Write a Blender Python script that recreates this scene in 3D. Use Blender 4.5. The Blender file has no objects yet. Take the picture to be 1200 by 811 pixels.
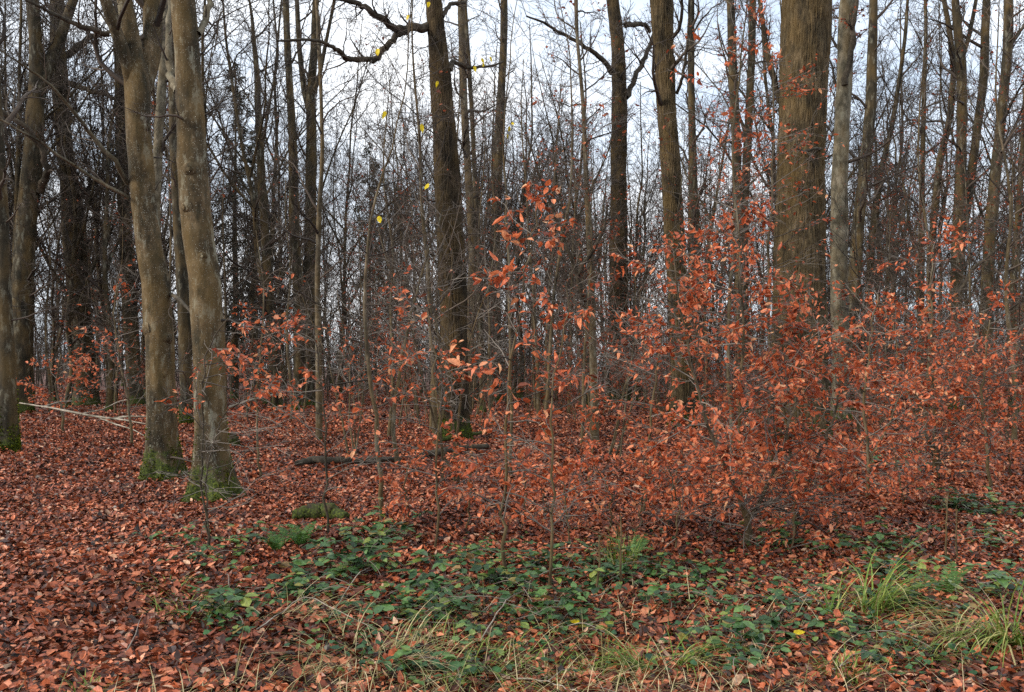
import bpy, math, random
import numpy as np
from mathutils import Vector

R = math.radians
rng = np.random.default_rng(11)
random.seed(5)
sc = bpy.context.scene
COL = sc.collection

# ------------------------------------------------------------------ camera
F = 1040.0                      # focal length in photo pixels (1200 wide)
EYE = 1.6
PITCH = math.atan(24.5 / F)
cam = bpy.data.cameras.new('camera'); camo = bpy.data.objects.new('camera', cam); COL.objects.link(camo)
cam.sensor_width = 36; cam.lens = 36 * F / 1200
cam.clip_start = 0.05; cam.clip_end = 3000
camo.location = (0, 0, EYE); camo.rotation_euler = (R(90) + PITCH, 0, 0)
sc.camera = camo

def gz(x, y):
    x = np.asarray(x, float); y = np.asarray(y, float)
    return (0.05*np.sin(x*0.55+0.4)*np.cos(y*0.43) + 0.03*np.sin(x*1.3+y*0.9) + 0.02*np.sin(2.3*x-1.7*y)
            + 0.10*np.sin(x*0.11+1.1)*np.sin(y*0.09))

def ray(px, py):
    u = (px-600)/F; v = (405.5-py)/F
    return u, math.cos(PITCH)-math.sin(PITCH)*v, math.sin(PITCH)+math.cos(PITCH)*v

def at(px, py, Y):              # a point of the place seen at that pixel, Y metres ahead
    x, y, z = ray(px, py); t = Y/y
    return np.array([x*t, Y, EYE+z*t])

def ground(px, py):
    x, y, z = ray(px, py); t = EYE/-z
    for _ in range(6):
        t = (EYE-float(gz(x*t, y*t)))/-z
    return np.array([x*t, y*t, float(gz(x*t, y*t))])

# ------------------------------------------------------------------ mesh helpers
class MB:
    def __init__(s): s.v = []; s.q = []; s.n = 0
    def add(s, v, q):
        s.v.append(np.asarray(v, np.float32).reshape(-1, 3)); s.q.append(np.asarray(q, np.int64).reshape(-1, 4)+s.n); s.n += len(s.v[-1])
    def tubes(s, pts, rad, sides=3):
        pts = np.asarray(pts, float); rad = np.asarray(rad, float)
        if pts.ndim == 2: pts = pts[None]; rad = rad[None]
        B, N, _ = pts.shape
        if B == 0: return
        t = np.empty_like(pts); t[:, 1:-1] = pts[:, 2:]-pts[:, :-2]; t[:, 0] = pts[:, 1]-pts[:, 0]; t[:, -1] = pts[:, -1]-pts[:, -2]
        t /= np.linalg.norm(t, axis=2, keepdims=True)+1e-9
        m = t.mean(1); ax = np.where((np.abs(m[:, 2]) > 0.8*np.linalg.norm(m, axis=1))[:, None], [[1., 0.1, 0]], [[0.05, 0, 1.]])
        a = ax[:, None, :]-t*(t*ax[:, None, :]).sum(2, keepdims=True); a /= np.linalg.norm(a, axis=2, keepdims=True)+1e-9
        b = np.cross(t, a)
        th = np.arange(sides)*2*np.pi/sides
        ring = a[:, :, None, :]*np.cos(th)[:, None]+b[:, :, None, :]*np.sin(th)[:, None]
        if rad.ndim == 2: rad = np.repeat(rad[:, :, None], sides, 2)
        v = pts[:, :, None, :]+ring*rad[..., None]
        i = np.arange(B)[:, None, None]*N*sides+np.arange(N-1)[None, :, None]*sides
        k = np.arange(sides)[None, None, :]; k2 = (k+1) % sides
        s.add(v, np.stack([i+k, i+k2, i+sides+k2, i+sides+k], -1))
    def grids(s, v):             # (B, rows, cols, 3) patches
        B, r, c, _ = v.shape
        if B == 0: return
        i = np.arange(B)[:, None, None]*r*c+np.arange(r-1)[None, :, None]*c+np.arange(c-1)[None, None, :]
        s.add(v, np.stack([i, i+1, i+c+1, i+c], -1))
    def build(s, name, mat, parent=None, smooth=True, org=None):
        v = np.concatenate(s.v) if s.v else np.zeros((0, 3), np.float32)
        q = np.concatenate(s.q) if s.q else np.zeros((0, 4), np.int64)
        if org is not None: v = v-np.asarray(org, np.float32)
        me = bpy.data.meshes.new(name)
        me.vertices.add(len(v)); me.vertices.foreach_set('co', v.astype(np.float32).ravel())
        me.loops.add(q.size); me.loops.foreach_set('vertex_index', q.astype(np.int32).ravel())
        me.polygons.add(len(q)); me.polygons.foreach_set('loop_start', np.arange(0, q.size, 4, dtype=np.int32))
        me.polygons.foreach_set('use_smooth', np.full(len(q), smooth))
        me.update(calc_edges=True)
        me.materials.append(mat)
        o = bpy.data.objects.new(name, me); COL.objects.link(o)
        if parent is not None: o.parent = parent
        return o

def thing(name, label, cat, loc, group=None, rz=0.0):
    o = bpy.data.objects.new(name, None); COL.objects.link(o)
    o.location = [float(c) for c in loc]; o.rotation_euler = (0, 0, rz); o.empty_display_size = 0.3
    tag(o, label, cat, group); return o

def tag(o, label=None, cat=None, group=None, kind=None):
    if label: o['label'] = label
    if cat: o['category'] = cat
    if group: o['group'] = group
    if kind: o['kind'] = kind
    return o

def copy_thing(src, loc, rz, scale, label, group):
    r = src.copy(); COL.objects.link(r)
    r.location = [float(c) for c in loc]; r.rotation_euler = (0, 0, rz); r.scale = (scale,)*3
    r['label'] = label; r['group'] = group
    for ch in src.children:
        c = ch.copy(); COL.objects.link(c); c.parent = r
    return r

# ------------------------------------------------------------------ growth
def unit(a): return a/(np.linalg.norm(a, axis=-1, keepdims=True)+1e-9)

def grow(start, d, length, r0, r1, n, wob, up=0.0, power=1.0):
    B = len(start); pts = np.empty((B, n+1, 3)); pts[:, 0] = start; d = unit(np.array(d, float))
    st = (np.asarray(length)/n)[:, None]
    for i in range(n):
        d = d+rng.normal(0, wob, (B, 3)); d[:, 2] += up; d = unit(d)
        pts[:, i+1] = pts[:, i]+d*st
    t = np.linspace(0, 1, n+1)[None]**power
    return pts, np.asarray(r0)[:, None]*(1-t)+np.asarray(r1)[:, None]*t

def spawn(pts, rad, k, t0, t1, jit=True):
    B, N, _ = pts.shape
    base = (np.arange(k)+0.5)/k if jit else np.linspace(0, 1, k)
    t = base[None]+(rng.random((B, k))-0.5)/k if jit else np.repeat(base[None], B, 0)
    t = (t0+(t1-t0)*t).clip(0, 0.9999)
    f = t*(N-1); i = np.floor(f).astype(int); w = (f-i)[..., None]
    bi = np.arange(B)[:, None]
    p = pts[bi, i]*(1-w)+pts[bi, i+1]*w
    d = unit(pts[bi, i+1]-pts[bi, i])
    r = rad[bi, i]*(1-w[..., 0])+rad[bi, i+1]*w[..., 0]
    par = np.repeat(np.arange(B), k)
    return par, p.reshape(-1, 3), d.reshape(-1, 3), r.reshape(-1), t.reshape(-1)

def divert(d, ang, flat=0.0):
    B = len(d); x = rng.normal(0, 1, (B, 3)); x[:, 2] *= (1-flat)
    p = unit(x-d*(x*d).sum(1, keepdims=True))
    a = np.asarray(ang)
    if a.ndim == 0: a = np.full(B, float(a))
    return unit(d*np.cos(a)[:, None]+p*np.sin(a)[:, None])

ROWT = np.array([0., .22, .62, 1.]); ROWW = np.array([.16, .88, .84, .10])
def leaves(mb, p, d, nrm, L, W, fold=0.25, curl=0.3, fs=.25):
    """ovate leaf blades: base p, direction d, normal nrm, length L, width W"""
    B = len(p)
    if B == 0: return
    d = unit(d); s = unit(np.cross(d, nrm)); n = np.cross(s, d)
    fo = rng.normal(fold, fs, B); cu = rng.normal(0, curl, B); tw = rng.normal(0, .25, B)
    c = np.array([-1., 0, 1.])
    L = np.broadcast_to(L, (B,)); W = np.broadcast_to(W, (B,))
    side = ROWW[None, :, None]*c[None, None, :]*(W/2)[:, None, None]
    along = ROWT[None, :, None]*L[:, None, None]+0*side
    up = np.abs(side)*fo[:, None, None]+side*tw[:, None, None]*ROWT[None, :, None]+(ROWT**2)[None, :, None]*(cu*L)[:, None, None]
    v = p[:, None, None]+along[..., None]*d[:, None, None]+side[..., None]*s[:, None, None]+up[..., None]*n[:, None, None]
    mb.grids(v)

def leaves2(mb, p, d, nrm, L, W, fold=0.3):
    """two-face blades for far leaves"""
    B = len(p)
    if B == 0: return
    d = unit(d); s = unit(np.cross(d, nrm)); n = np.cross(s, d)
    L = np.broadcast_to(L, (B,))[:, None]; W = np.broadcast_to(W, (B,))[:, None]
    f = rng.normal(fold, .3, (B, 1))
    a, b = d*L, s*W/2; u = n*W*f
    v = np.stack([p, p+a, p+a*.3+b+u, p+a*.72+b*.75+u, p+a*.72-b*.75+u, p+a*.3-b+u], 1)
    i = np.arange(B)[:, None]*6
    mb.add(v, np.concatenate([i+np.array([[0, 2, 3, 1]]), i+np.array([[0, 1, 4, 5]])]))

# ------------------------------------------------------------------ materials
def new_mat(name):
    m = bpy.data.materials.new(name); m.use_nodes = True; nt = m.node_tree; nt.nodes.clear()
    out = nt.nodes.new('ShaderNodeOutputMaterial'); return m, nt, out
def N(nt, t, **k):
    n = nt.nodes.new(t)
    for a, b in k.items():
        if a.startswith('i_'): n.inputs[a[2:].replace('_', ' ')].default_value = b
        else: setattr(n, a, b)
    return n
def ramp(nt, stops, interp='LINEAR'):
    n = nt.nodes.new('ShaderNodeValToRGB'); cr = n.color_ramp; cr.interpolation = interp
    while len(cr.elements) < len(stops): cr.elements.new(0.5)
    for e, (p, c) in zip(cr.elements, stops): e.position = p; e.color = (*c, 1)
    return n

def bark(name, dark, mid, pale, stretch=0.18, scale=14, bump=0.5, moss_h=0.35, moss_amt=1.0, spots=0.0, furrow=True, streak=0.25, blotch=0.0):
    m, nt, out = new_mat(name); L = nt.links.new
    tc = N(nt, 'ShaderNodeTexCoord'); mp = N(nt, 'ShaderNodeMapping'); mp.inputs['Scale'].default_value = (1, 1, stretch)
    L(tc.outputs['Object'], mp.inputs['Vector'])
    n1 = N(nt, 'ShaderNodeTexNoise'); n1.inputs['Scale'].default_value = scale; n1.inputs['Detail'].default_value = 6; n1.inputs['Roughness'].default_value = .65
    L(mp.outputs[0], n1.inputs['Vector'])
    n2 = N(nt, 'ShaderNodeTexNoise'); n2.inputs['Scale'].default_value = 2.3; n2.inputs['Detail'].default_value = 7
    L(tc.outputs['Object'], n2.inputs['Vector'])
    r1 = ramp(nt, [(.28, dark), (.5, mid), (.78, pale)]); L(n1.outputs['Fac'], r1.inputs[0])
    # large patches
    r2 = ramp(nt, [(.34, (.38, .38, .34)), (.5, (.9, .9, .85)), (.66, (1.35, 1.3, 1.25))]); L(n2.outputs['Fac'], r2.inputs[0])
    mx = N(nt, 'ShaderNodeMix', data_type='RGBA', blend_type='MULTIPLY'); mx.inputs[0].default_value = 1
    L(r1.outputs[0], mx.inputs[6]); L(r2.outputs[0], mx.inputs[7]); col = mx.outputs[2]
    if spots > 0:
        v = N(nt, 'ShaderNodeTexVoronoi'); v.inputs['Scale'].default_value = 42; L(tc.outputs['Object'], v.inputs['Vector'])
        lt = N(nt, 'ShaderNodeMath', operation='LESS_THAN'); lt.inputs[1].default_value = .17; L(v.outputs['Distance'], lt.inputs[0])
        mu = N(nt, 'ShaderNodeMath', operation='MULTIPLY'); mu.inputs[1].default_value = spots; L(lt.outputs[0], mu.inputs[0])
        m3 = N(nt, 'ShaderNodeMix', data_type='RGBA'); L(mu.outputs[0], m3.inputs[0]); L(col, m3.inputs[6]); m3.inputs[7].default_value = (.5, .5, .42, 1); col = m3.outputs[2]
    if blotch > 0:
        nb = N(nt, 'ShaderNodeTexNoise'); nb.inputs['Scale'].default_value = 6.5; nb.inputs['Detail'].default_value = 8; nb.inputs['Roughness'].default_value = .72
        mpb = N(nt, 'ShaderNodeMapping'); mpb.inputs['Scale'].default_value = (1, 1, .32); mpb.inputs['Location'].default_value = (9, 4, 2); L(tc.outputs['Object'], mpb.inputs[0]); L(mpb.outputs[0], nb.inputs['Vector'])
        rb = ramp(nt, [(.50, (0, 0, 0)), (.59, (blotch,)*3)]); L(nb.outputs['Fac'], rb.inputs[0])
        mbk = N(nt, 'ShaderNodeMix', data_type='RGBA'); L(rb.outputs[0], mbk.inputs[0]); L(col, mbk.inputs[6]); mbk.inputs[7].default_value = (.022, .020, .010, 1); col = mbk.outputs[2]
        rp = ramp(nt, [(.39, (.9*blotch,)*3), (.45, (0, 0, 0))]); L(nb.outputs['Fac'], rp.inputs[0])
        mpk = N(nt, 'ShaderNodeMix', data_type='RGBA'); L(rp.outputs[0], mpk.inputs[0]); L(col, mpk.inputs[6]); mpk.inputs[7].default_value = (.22, .215, .16, 1); col = mpk.outputs[2]
    # green-ochre algae veil in patches
    n4 = N(nt, 'ShaderNodeTexNoise'); n4.inputs['Scale'].default_value = 3.1; n4.inputs['Detail'].default_value = 5
    mp4 = N(nt, 'ShaderNodeMapping'); mp4.inputs['Scale'].default_value = (1, 1, .4); mp4.inputs['Location'].default_value = (3, 1, 7)
    L(tc.outputs['Object'], mp4.inputs[0]); L(mp4.outputs[0], n4.inputs['Vector'])
    r4 = ramp(nt, [(.45, (0, 0, 0)), (.7, (streak,)*3)]); L(n4.outputs['Fac'], r4.inputs[0])
    m4 = N(nt, 'ShaderNodeMix', data_type='RGBA'); L(r4.outputs[0], m4.inputs[0]); L(col, m4.inputs[6]); m4.inputs[7].default_value = (.135, .085, .026, 1); col = m4.outputs[2]
    # moss creeping up from the foot
    sp = N(nt, 'ShaderNodeSeparateXYZ'); L(tc.outputs['Object'], sp.inputs[0])
    nm = N(nt, 'ShaderNodeTexNoise'); nm.inputs['Scale'].default_value = 5; nm.inputs['Detail'].default_value = 6; L(tc.outputs['Object'], nm.inputs['Vector'])
    ma = N(nt, 'ShaderNodeMath', operation='MULTIPLY_ADD'); nm.inputs['Roughness'].default_value = .7; L(nm.outputs['Fac'], ma.inputs[0]); ma.inputs[1].default_value = -3.4*moss_h; L(sp.outputs['Z'], ma.inputs[2])
    mr = N(nt, 'ShaderNodeMapRange'); mr.inputs['From Min'].default_value = -1.25*moss_h; mr.inputs['From Max'].default_value = -.85*moss_h
    mr.inputs['To Min'].default_value = moss_amt; mr.inputs['To Max'].default_value = 0; L(ma.outputs[0], mr.inputs[0])
    rm = ramp(nt, [(.32, (.012, .016, .004)), (.5, (.030, .042, .006)), (.62, (.065, .085, .010)), (.8, (.12, .14, .025))])
    nf = N(nt, 'ShaderNodeTexNoise'); nf.inputs['Scale'].default_value = 45; nf.inputs['Detail'].default_value = 4; L(tc.outputs['Object'], nf.inputs['Vector']); L(nf.outputs['Fac'], rm.inputs[0])
    m5 = N(nt, 'ShaderNodeMix', data_type='RGBA'); L(mr.outputs[0], m5.inputs[0]); L(col, m5.inputs[6]); L(rm.outputs[0], m5.inputs[7]); col = m5.outputs[2]
    bs = N(nt, 'ShaderNodeBsdfPrincipled'); bs.inputs['Roughness'].default_value = .85; bs.inputs['Specular IOR Level'].default_value = .25
    L(col, bs.inputs['Base Color'])
    if bump > 0:
        h = n1.outputs['Fac']
        if furrow:
            vf = N(nt, 'ShaderNodeTexVoronoi', feature='DISTANCE_TO_EDGE'); vf.inputs['Scale'].default_value = scale*1.3
            wv = N(nt, 'ShaderNodeMix', data_type='VECTOR'); wv.inputs[0].default_value = .12; L(mp.outputs[0], wv.inputs[4]); L(n1.outputs['Color'], wv.inputs[5]); L(wv.outputs[1], vf.inputs['Vector'])
            cl = N(nt, 'ShaderNodeMath', operation='MINIMUM'); cl.inputs[1].default_value = .22; L(vf.outputs['Distance'], cl.inputs[0])
            ad = N(nt, 'ShaderNodeMath', operation='MULTIPLY_ADD'); ad.inputs[1].default_value = 2.2; L(cl.outputs[0], ad.inputs[0]); L(n1.outputs['Fac'], ad.inputs[2]); h = ad.outputs[0]
        bp = N(nt, 'ShaderNodeBump'); bp.inputs['Strength'].default_value = bump; bp.inputs['Distance'].default_value = .03; L(h, bp.inputs['Height']); L(bp.outputs[0], bs.inputs['Normal'])
    L(bs.outputs[0], out.inputs[0]); return m

def twig_mat(name, a, b):
    m, nt, out = new_mat(name); L = nt.links.new
    g = N(nt, 'ShaderNodeNewGeometry'); r = ramp(nt, [(0, a), (1, b)]); L(g.outputs['Random Per Island'], r.inputs[0])
    bs = N(nt, 'ShaderNodeBsdfPrincipled'); bs.inputs['Roughness'].default_value = .7; bs.inputs['Specular IOR Level'].default_value = .3
    L(r.outputs[0], bs.inputs['Base Color']); L(bs.outputs[0], out.inputs[0]); return m

def leaf_mat(name, stops, trans=.3, rough=.5, spec=.35, vein=True):
    m, nt, out = new_mat(name); L = nt.links.new
    g = N(nt, 'ShaderNodeNewGeometry'); r = ramp(nt, stops); L(g.outputs['Random Per Island'], r.inputs[0])
    tc = N(nt, 'ShaderNodeTexCoord'); n = N(nt, 'ShaderNodeTexNoise'); n.inputs['Scale'].default_value = 60; n.inputs['Detail'].default_value = 3; L(tc.outputs['Object'], n.inputs['Vector'])
    rr = ramp(nt, [(.3, (.62, .6, .58)), (.7, (1.25, 1.25, 1.25))]); L(n.outputs['Fac'], rr.inputs[0])
    mx = N(nt, 'ShaderNodeMix', data_type='RGBA', blend_type='MULTIPLY'); mx.inputs[0].default_value = 1; L(r.outputs[0], mx.inputs[6]); L(rr.outputs[0], mx.inputs[7])
    bs = N(nt, 'ShaderNodeBsdfPrincipled'); bs.inputs['Roughness'].default_value = rough; bs.inputs['Specular IOR Level'].default_value = spec
    L(mx.outputs[2], bs.inputs['Base Color'])
    if trans > 0:
        tr = N(nt, 'ShaderNodeBsdfTranslucent'); L(mx.outputs[2], tr.inputs['Color'])
        ms = N(nt, 'ShaderNodeMixShader'); ms.inputs[0].default_value = trans; L(bs.outputs[0], ms.inputs[1]); L(tr.outputs[0], ms.inputs[2]); L(ms.outputs[0], out.inputs[0])
    else: L(bs.outputs[0], out.inputs[0])
    return m

M = {}
M['beech'] = bark('beech_bark', (.014, .011, .006), (.066, .047, .024), (.165, .125, .075), stretch=.6, scale=7, bump=.6, moss_h=.5, spots=.6, furrow=False, streak=.6, blotch=.75)
M['beech_grey'] = bark('grey_beech_bark', (.04, .035, .025), (.12, .105, .075), (.24, .22, .17), stretch=.5, scale=8, bump=.3, moss_h=.3, spots=.3, furrow=False, streak=.35, blotch=.45)
M['oak'] = bark('oak_bark', (.014, .011, .006), (.085, .062, .032), (.20, .15, .085), stretch=.13, scale=17, bump=.9, moss_h=.5, streak=.6)
M['oak_dark'] = bark('dark_oak_bark', (.010, .007, .005), (.044, .032, .018), (.100, .075, .043), stretch=.16, scale=16, bump=.8, moss_h=.6, streak=.45)
M['dark'] = bark('dark_bark', (.011, .009, .006), (.034, .027, .016), (.080, .064, .040), stretch=.3, scale=10, bump=.5, moss_h=.5, furrow=False, streak=.5, blotch=.5)
M['limb'] = bark('limb_bark', (.02, .016, .012), (.05, .041, .03), (.11, .095, .072), stretch=1, scale=12, bump=.3, moss_h=.01, moss_amt=0, furrow=False, streak=.1)
M['twig'] = twig_mat('twig_bark', (.016, .012, .009), (.075, .055, .040))
M['twig_mid'] = twig_mat('young_twig_bark', (.020, .015, .011), (.11, .082, .060))
M['twig_pale'] = twig_mat('pale_twig_bark', (.035, .028, .022), (.22, .19, .16))
M['stem'] = bark('sapling_bark', (.03, .024, .016), (.085, .066, .043), (.19, .155, .11), stretch=.6, scale=16, bump=.2, moss_h=.06, furrow=False, streak=.5, blotch=.5)
M['pale_wood'] = bark('barkless_wood', (.12, .10, .08), (.28, .25, .21), (.46, .43, .38), stretch=1, scale=10, bump=.3, moss_h=.01, moss_amt=0, furrow=False, streak=.1)
M['leaf'] = leaf_mat('dry_beech_leaf', [(0, (.12, .032, .013)), (.2, (.32, .062, .024)), (.5, (.56, .128, .045)), (.82, (.70, .205, .088)), (1, (.70, .38, .20))], trans=.3)
M['leaf_far'] = leaf_mat('red_brown_leaf', [(0, (.14, .04, .02)), (.6, (.36, .085, .035)), (1, (.46, .14, .06))], trans=.3)
M['litter'] = leaf_mat('fallen_leaf', [(0, (.018, .010, .007)), (.25, (.080, .024, .013)), (.49, (.245, .062, .027)), (.78, (.43, .118, .048)), (.95, (.55, .22, .115)), (1, (.48, .33, .22))], trans=0, rough=.42, spec=.3)
def damp(mat):                  # damp, older patches of litter are darker
    nt = mat.node_tree; L = nt.links.new; b = next(n for n in nt.nodes if n.type == 'BSDF_PRINCIPLED'); src = b.inputs['Base Color'].links[0].from_socket
    tc = N(nt, 'ShaderNodeTexCoord'); n = N(nt, 'ShaderNodeTexNoise'); n.inputs['Scale'].default_value = .9; n.inputs['Detail'].default_value = 5; n.inputs['Roughness'].default_value = .65; L(tc.outputs['Object'], n.inputs['Vector'])
    r = ramp(nt, [(.34, (.42, .38, .36)), (.52, (.95, .95, .95)), (.68, (1.22, 1.2, 1.2))]); L(n.outputs['Fac'], r.inputs[0])
    m = N(nt, 'ShaderNodeMix', data_type='RGBA', blend_type='MULTIPLY'); m.inputs[0].default_value = 1; L(src, m.inputs[6]); L(r.outputs[0], m.inputs[7]); L(m.outputs[2], b.inputs['Base Color'])
damp(M['litter'])
M['yellow'] = leaf_mat('yellow_leaf', [(0, (.50, .50, .03)), (.5, (.75, .62, .02)), (1, (.80, .50, .02))], trans=.45)
M['bramble'] = leaf_mat('bramble_leaf', [(0, (.015, .042, .016)), (.4, (.042, .100, .034)), (.78, (.095, .185, .050)), (.92, (.20, .24, .05)), (1, (.22, .09, .04))], trans=.2, rough=.4, spec=.4)
M['ivy'] = leaf_mat('ground_ivy_leaf', [(0, (.012, .045, .02)), (.8, (.04, .12, .035)), (1, (.16, .20, .04))], trans=.2, rough=.45)
M['fern'] = leaf_mat('fern_frond', [(0, (.03, .085, .014)), (1, (.075, .17, .03))], trans=.3)
M['grass'] = leaf_mat('grass_blade', [(0, (.06, .13, .018)), (.5, (.16, .25, .035)), (.8, (.33, .34, .09)), (1, (.55, .46, .24))], trans=.3)
M['straw'] = leaf_mat('straw_blade', [(0, (.09, .12, .03)), (.4, (.30, .26, .11)), (1, (.60, .50, .30))], trans=.2)
M['needle'] = leaf_mat('spruce_needles', [(0, (.016, .022, .012)), (1, (.055, .052, .028))], trans=.1)
M['moss'] = leaf_mat('moss', [(0, (.020, .030, .004)), (.55, (.075, .10, .008)), (1, (.20, .22, .018))], trans=0, rough=.95, spec=.1)
M['old_wood'] = bark('mossy_rotten_wood', (.012, .010, .007), (.04, .03, .02), (.09, .07, .045), stretch=1, scale=14, bump=.6, moss_h=.3, furrow=False, streak=.3)

# ------------------------------------------------------------------ ground
def ground_mat():
    m, nt, out = new_mat('leafy_forest_soil'); L = nt.links.new
    tc = N(nt, 'ShaderNodeTexCoord')
    v = N(nt, 'ShaderNodeTexVoronoi'); v.inputs['Scale'].default_value = 17; v.inputs['Randomness'].default_value = 1; L(tc.outputs['Object'], v.inputs['Vector'])
    sx = N(nt, 'ShaderNodeSeparateColor'); L(v.outputs['Color'], sx.inputs[0])
    r = ramp(nt, [(0, (.022, .014, .011)), (.3, (.07, .028, .018)), (.7, (.17, .058, .032)), (1, (.27, .11, .06))]); L(sx.outputs[0], r.inputs[0])
    n = N(nt, 'ShaderNodeTexNoise'); n.inputs['Scale'].default_value = 1.2; n.inputs['Detail'].default_value = 6; L(tc.outputs['Object'], n.inputs['Vector'])
    r2 = ramp(nt, [(.3, (.55, .55, .55)), (.7, (1.15, 1.1, 1.1))]); L(n.outputs['Fac'], r2.inputs[0])
    mx = N(nt, 'ShaderNodeMix', data_type='RGBA', blend_type='MULTIPLY'); mx.inputs[0].default_value = 1; L(r.outputs[0], mx.inputs[6]); L(r2.outputs[0], mx.inputs[7])
    bp = N(nt, 'ShaderNodeBump'); bp.inputs['Strength'].default_value = .8; bp.inputs['Distance'].default_value = .03; L(sx.outputs[1], bp.inputs['Height'])
    bs = N(nt, 'ShaderNodeBsdfPrincipled'); bs.inputs['Roughness'].default_value = .8; L(mx.outputs[2], bs.inputs['Base Color']); L(bp.outputs[0], bs.inputs['Normal']); L(bs.outputs[0], out.inputs[0])
    return m
mb = MB(); u = np.linspace(-1, 1, 321); g = 600*np.sign(u)*np.abs(u)**2.6
X, Yg = np.meshgrid(g, g+12)
mb.grids(np.stack([X, Yg, gz(X, Yg)*np.exp(-(np.hypot(X, Yg)/220)**2)], -1)[None])
tag(mb.build('ground', ground_mat()), kind='structure')

def wedge(n, y0, y1, dens_pow=1.0, spread=.66):
    """random ground points spread evenly over the wedge the picture can see"""
    y = np.sqrt(rng.random(n)*(y1**2-y0**2)+y0**2)
    x = (rng.random(n)*2-1)*(spread*y+.8)
    return x, y
def litter(mb, n, y0, y1, L0, fine):
    x, y = wedge(n, y0, y1)
    z = gz(x, y)+rng.random(n)**1.5*.035+.004
    a = rng.random(n)*2*np.pi; tl = rng.normal(0, .28, n)
    d = np.stack([np.cos(a), np.sin(a), tl], 1); nr = unit(np.stack([rng.normal(0, .42, n), rng.normal(0, .42, n), np.ones(n)], 1))
    L = L0*np.exp(rng.normal(0, .22, n)); W = L*rng.uniform(.54, .76, n)
    p = np.stack([x, y, z], 1)
    if fine: leaves(mb, p, d, nr, L, W, .25, .32, .42)
    else: leaves2(mb, p, d, nr, L, W)
mb = MB()
litter(mb, 165000, 3.0, 12, .046, True)
litter(mb, 140000, 12, 26, .060, False)
litter(mb, 90000, 26, 60, .10, False)
LIT = mb

# ------------------------------------------------------------------ bare trees
def trunk_mesh(mb, pts, rad, sides=18, flare=.5, rough=.05, fine=6, furrow=0.0):
    """smooth resample + roots flare + swellings"""
    pts = np.asarray(pts, float); rad = np.asarray(rad, float)
    s = np.concatenate([[0], np.cumsum(np.linalg.norm(np.diff(pts, axis=0), axis=1))]); n = max(10, int(s[-1]*fine)); n = min(n, 110 if sides < 60 else 230)
    q = np.linspace(0, 1, n)**1.25*s[-1]
    P = np.stack([np.interp(q, s, pts[:, k]) for k in range(3)], 1); r = np.interp(q, s, rad)
    for _ in range(2):
        P[1:-1] = (P[:-2]+2*P[1:-1]+P[2:])/4; r[1:-1] = (r[:-2]+2*r[1:-1]+r[2:])/4
    th = np.arange(sides)*2*np.pi/sides; ph = rng.random(8)*6.28
    RR = r[:, None]*np.ones(sides)[None]
    r0 = rad[0]; h = q[:, None]
    lobes = .5+.5*np.cos(th*5+ph[0]+.5*np.sin(th+ph[1]))
    RR = RR+r0*flare*np.exp(-h/(r0*1.3))*(.35+.65*lobes[None])
    RR *= 1+rough*(np.sin(2*th[None]+h*.9+ph[2])+.6*np.sin(3*th[None]-h*1.7+ph[3])+.5*np.sin(h*3.1+ph[4]+2*np.sin(th)[None])+.35*np.sin(h*7.3+5*th[None]+ph[5]))
    RR += r[:, None]*rng.normal(0, .012, RR.shape)
    if sides >= 60 and not furrow:         # fine swellings, wrinkles and pits of smooth bark
        T = th[None]+0*h
        for k_ in range(14):
            a_, z_, p_ = rng.integers(2, 13), rng.uniform(1.5, 16), rng.random(2)*6.28
            RR += r[:, None]*.0045*np.sin(a_*T+p_[0]+1.5*np.sin(h*z_*.4+p_[1]))*np.sin(h*z_+p_[1]+2*np.sin(T+p_[0]))
        RR += r[:, None]*rng.normal(0, .006, RR.shape)
    if furrow:                             # real ridges and cracks running up the bark
        T = th[None]+0*h; ng = max(8, int(r0*2*np.pi/.055))//2
        wv = .9*np.sin(h*1.7+ph[6]+1.3*np.sin(2*T))+.6*np.sin(h*4.1+3*T+ph[7])+.35*np.sin(h*9.3-5*T)
        g1 = np.abs(np.sin(ng*T+wv)); g2 = np.abs(np.sin(ng*1.0*T-wv*1.4+h*2.2+1)); br = .5+.5*np.sin(h*13+np.floor(T*ng/np.pi)*2.4+2*np.sin(T*5))
        crack = np.exp(-(g1/.32)**2)+.6*np.exp(-(g2/.25)**2)*(br > .35)+.35*np.exp(-((1-br)/.06)**2)
        RR -= furrow*np.clip(crack, 0, 1.2)*np.minimum(1, r[:, None]/r0+.2)*(1+.2*rng.normal(0, 1, RR.shape)); RR += rng.normal(0, furrow*.12, RR.shape)
    global SURF
    mb.tubes(P[None], RR[None], sides); SURF = mb.v[-1].reshape(len(P), sides, 3)
    return P, r

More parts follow.
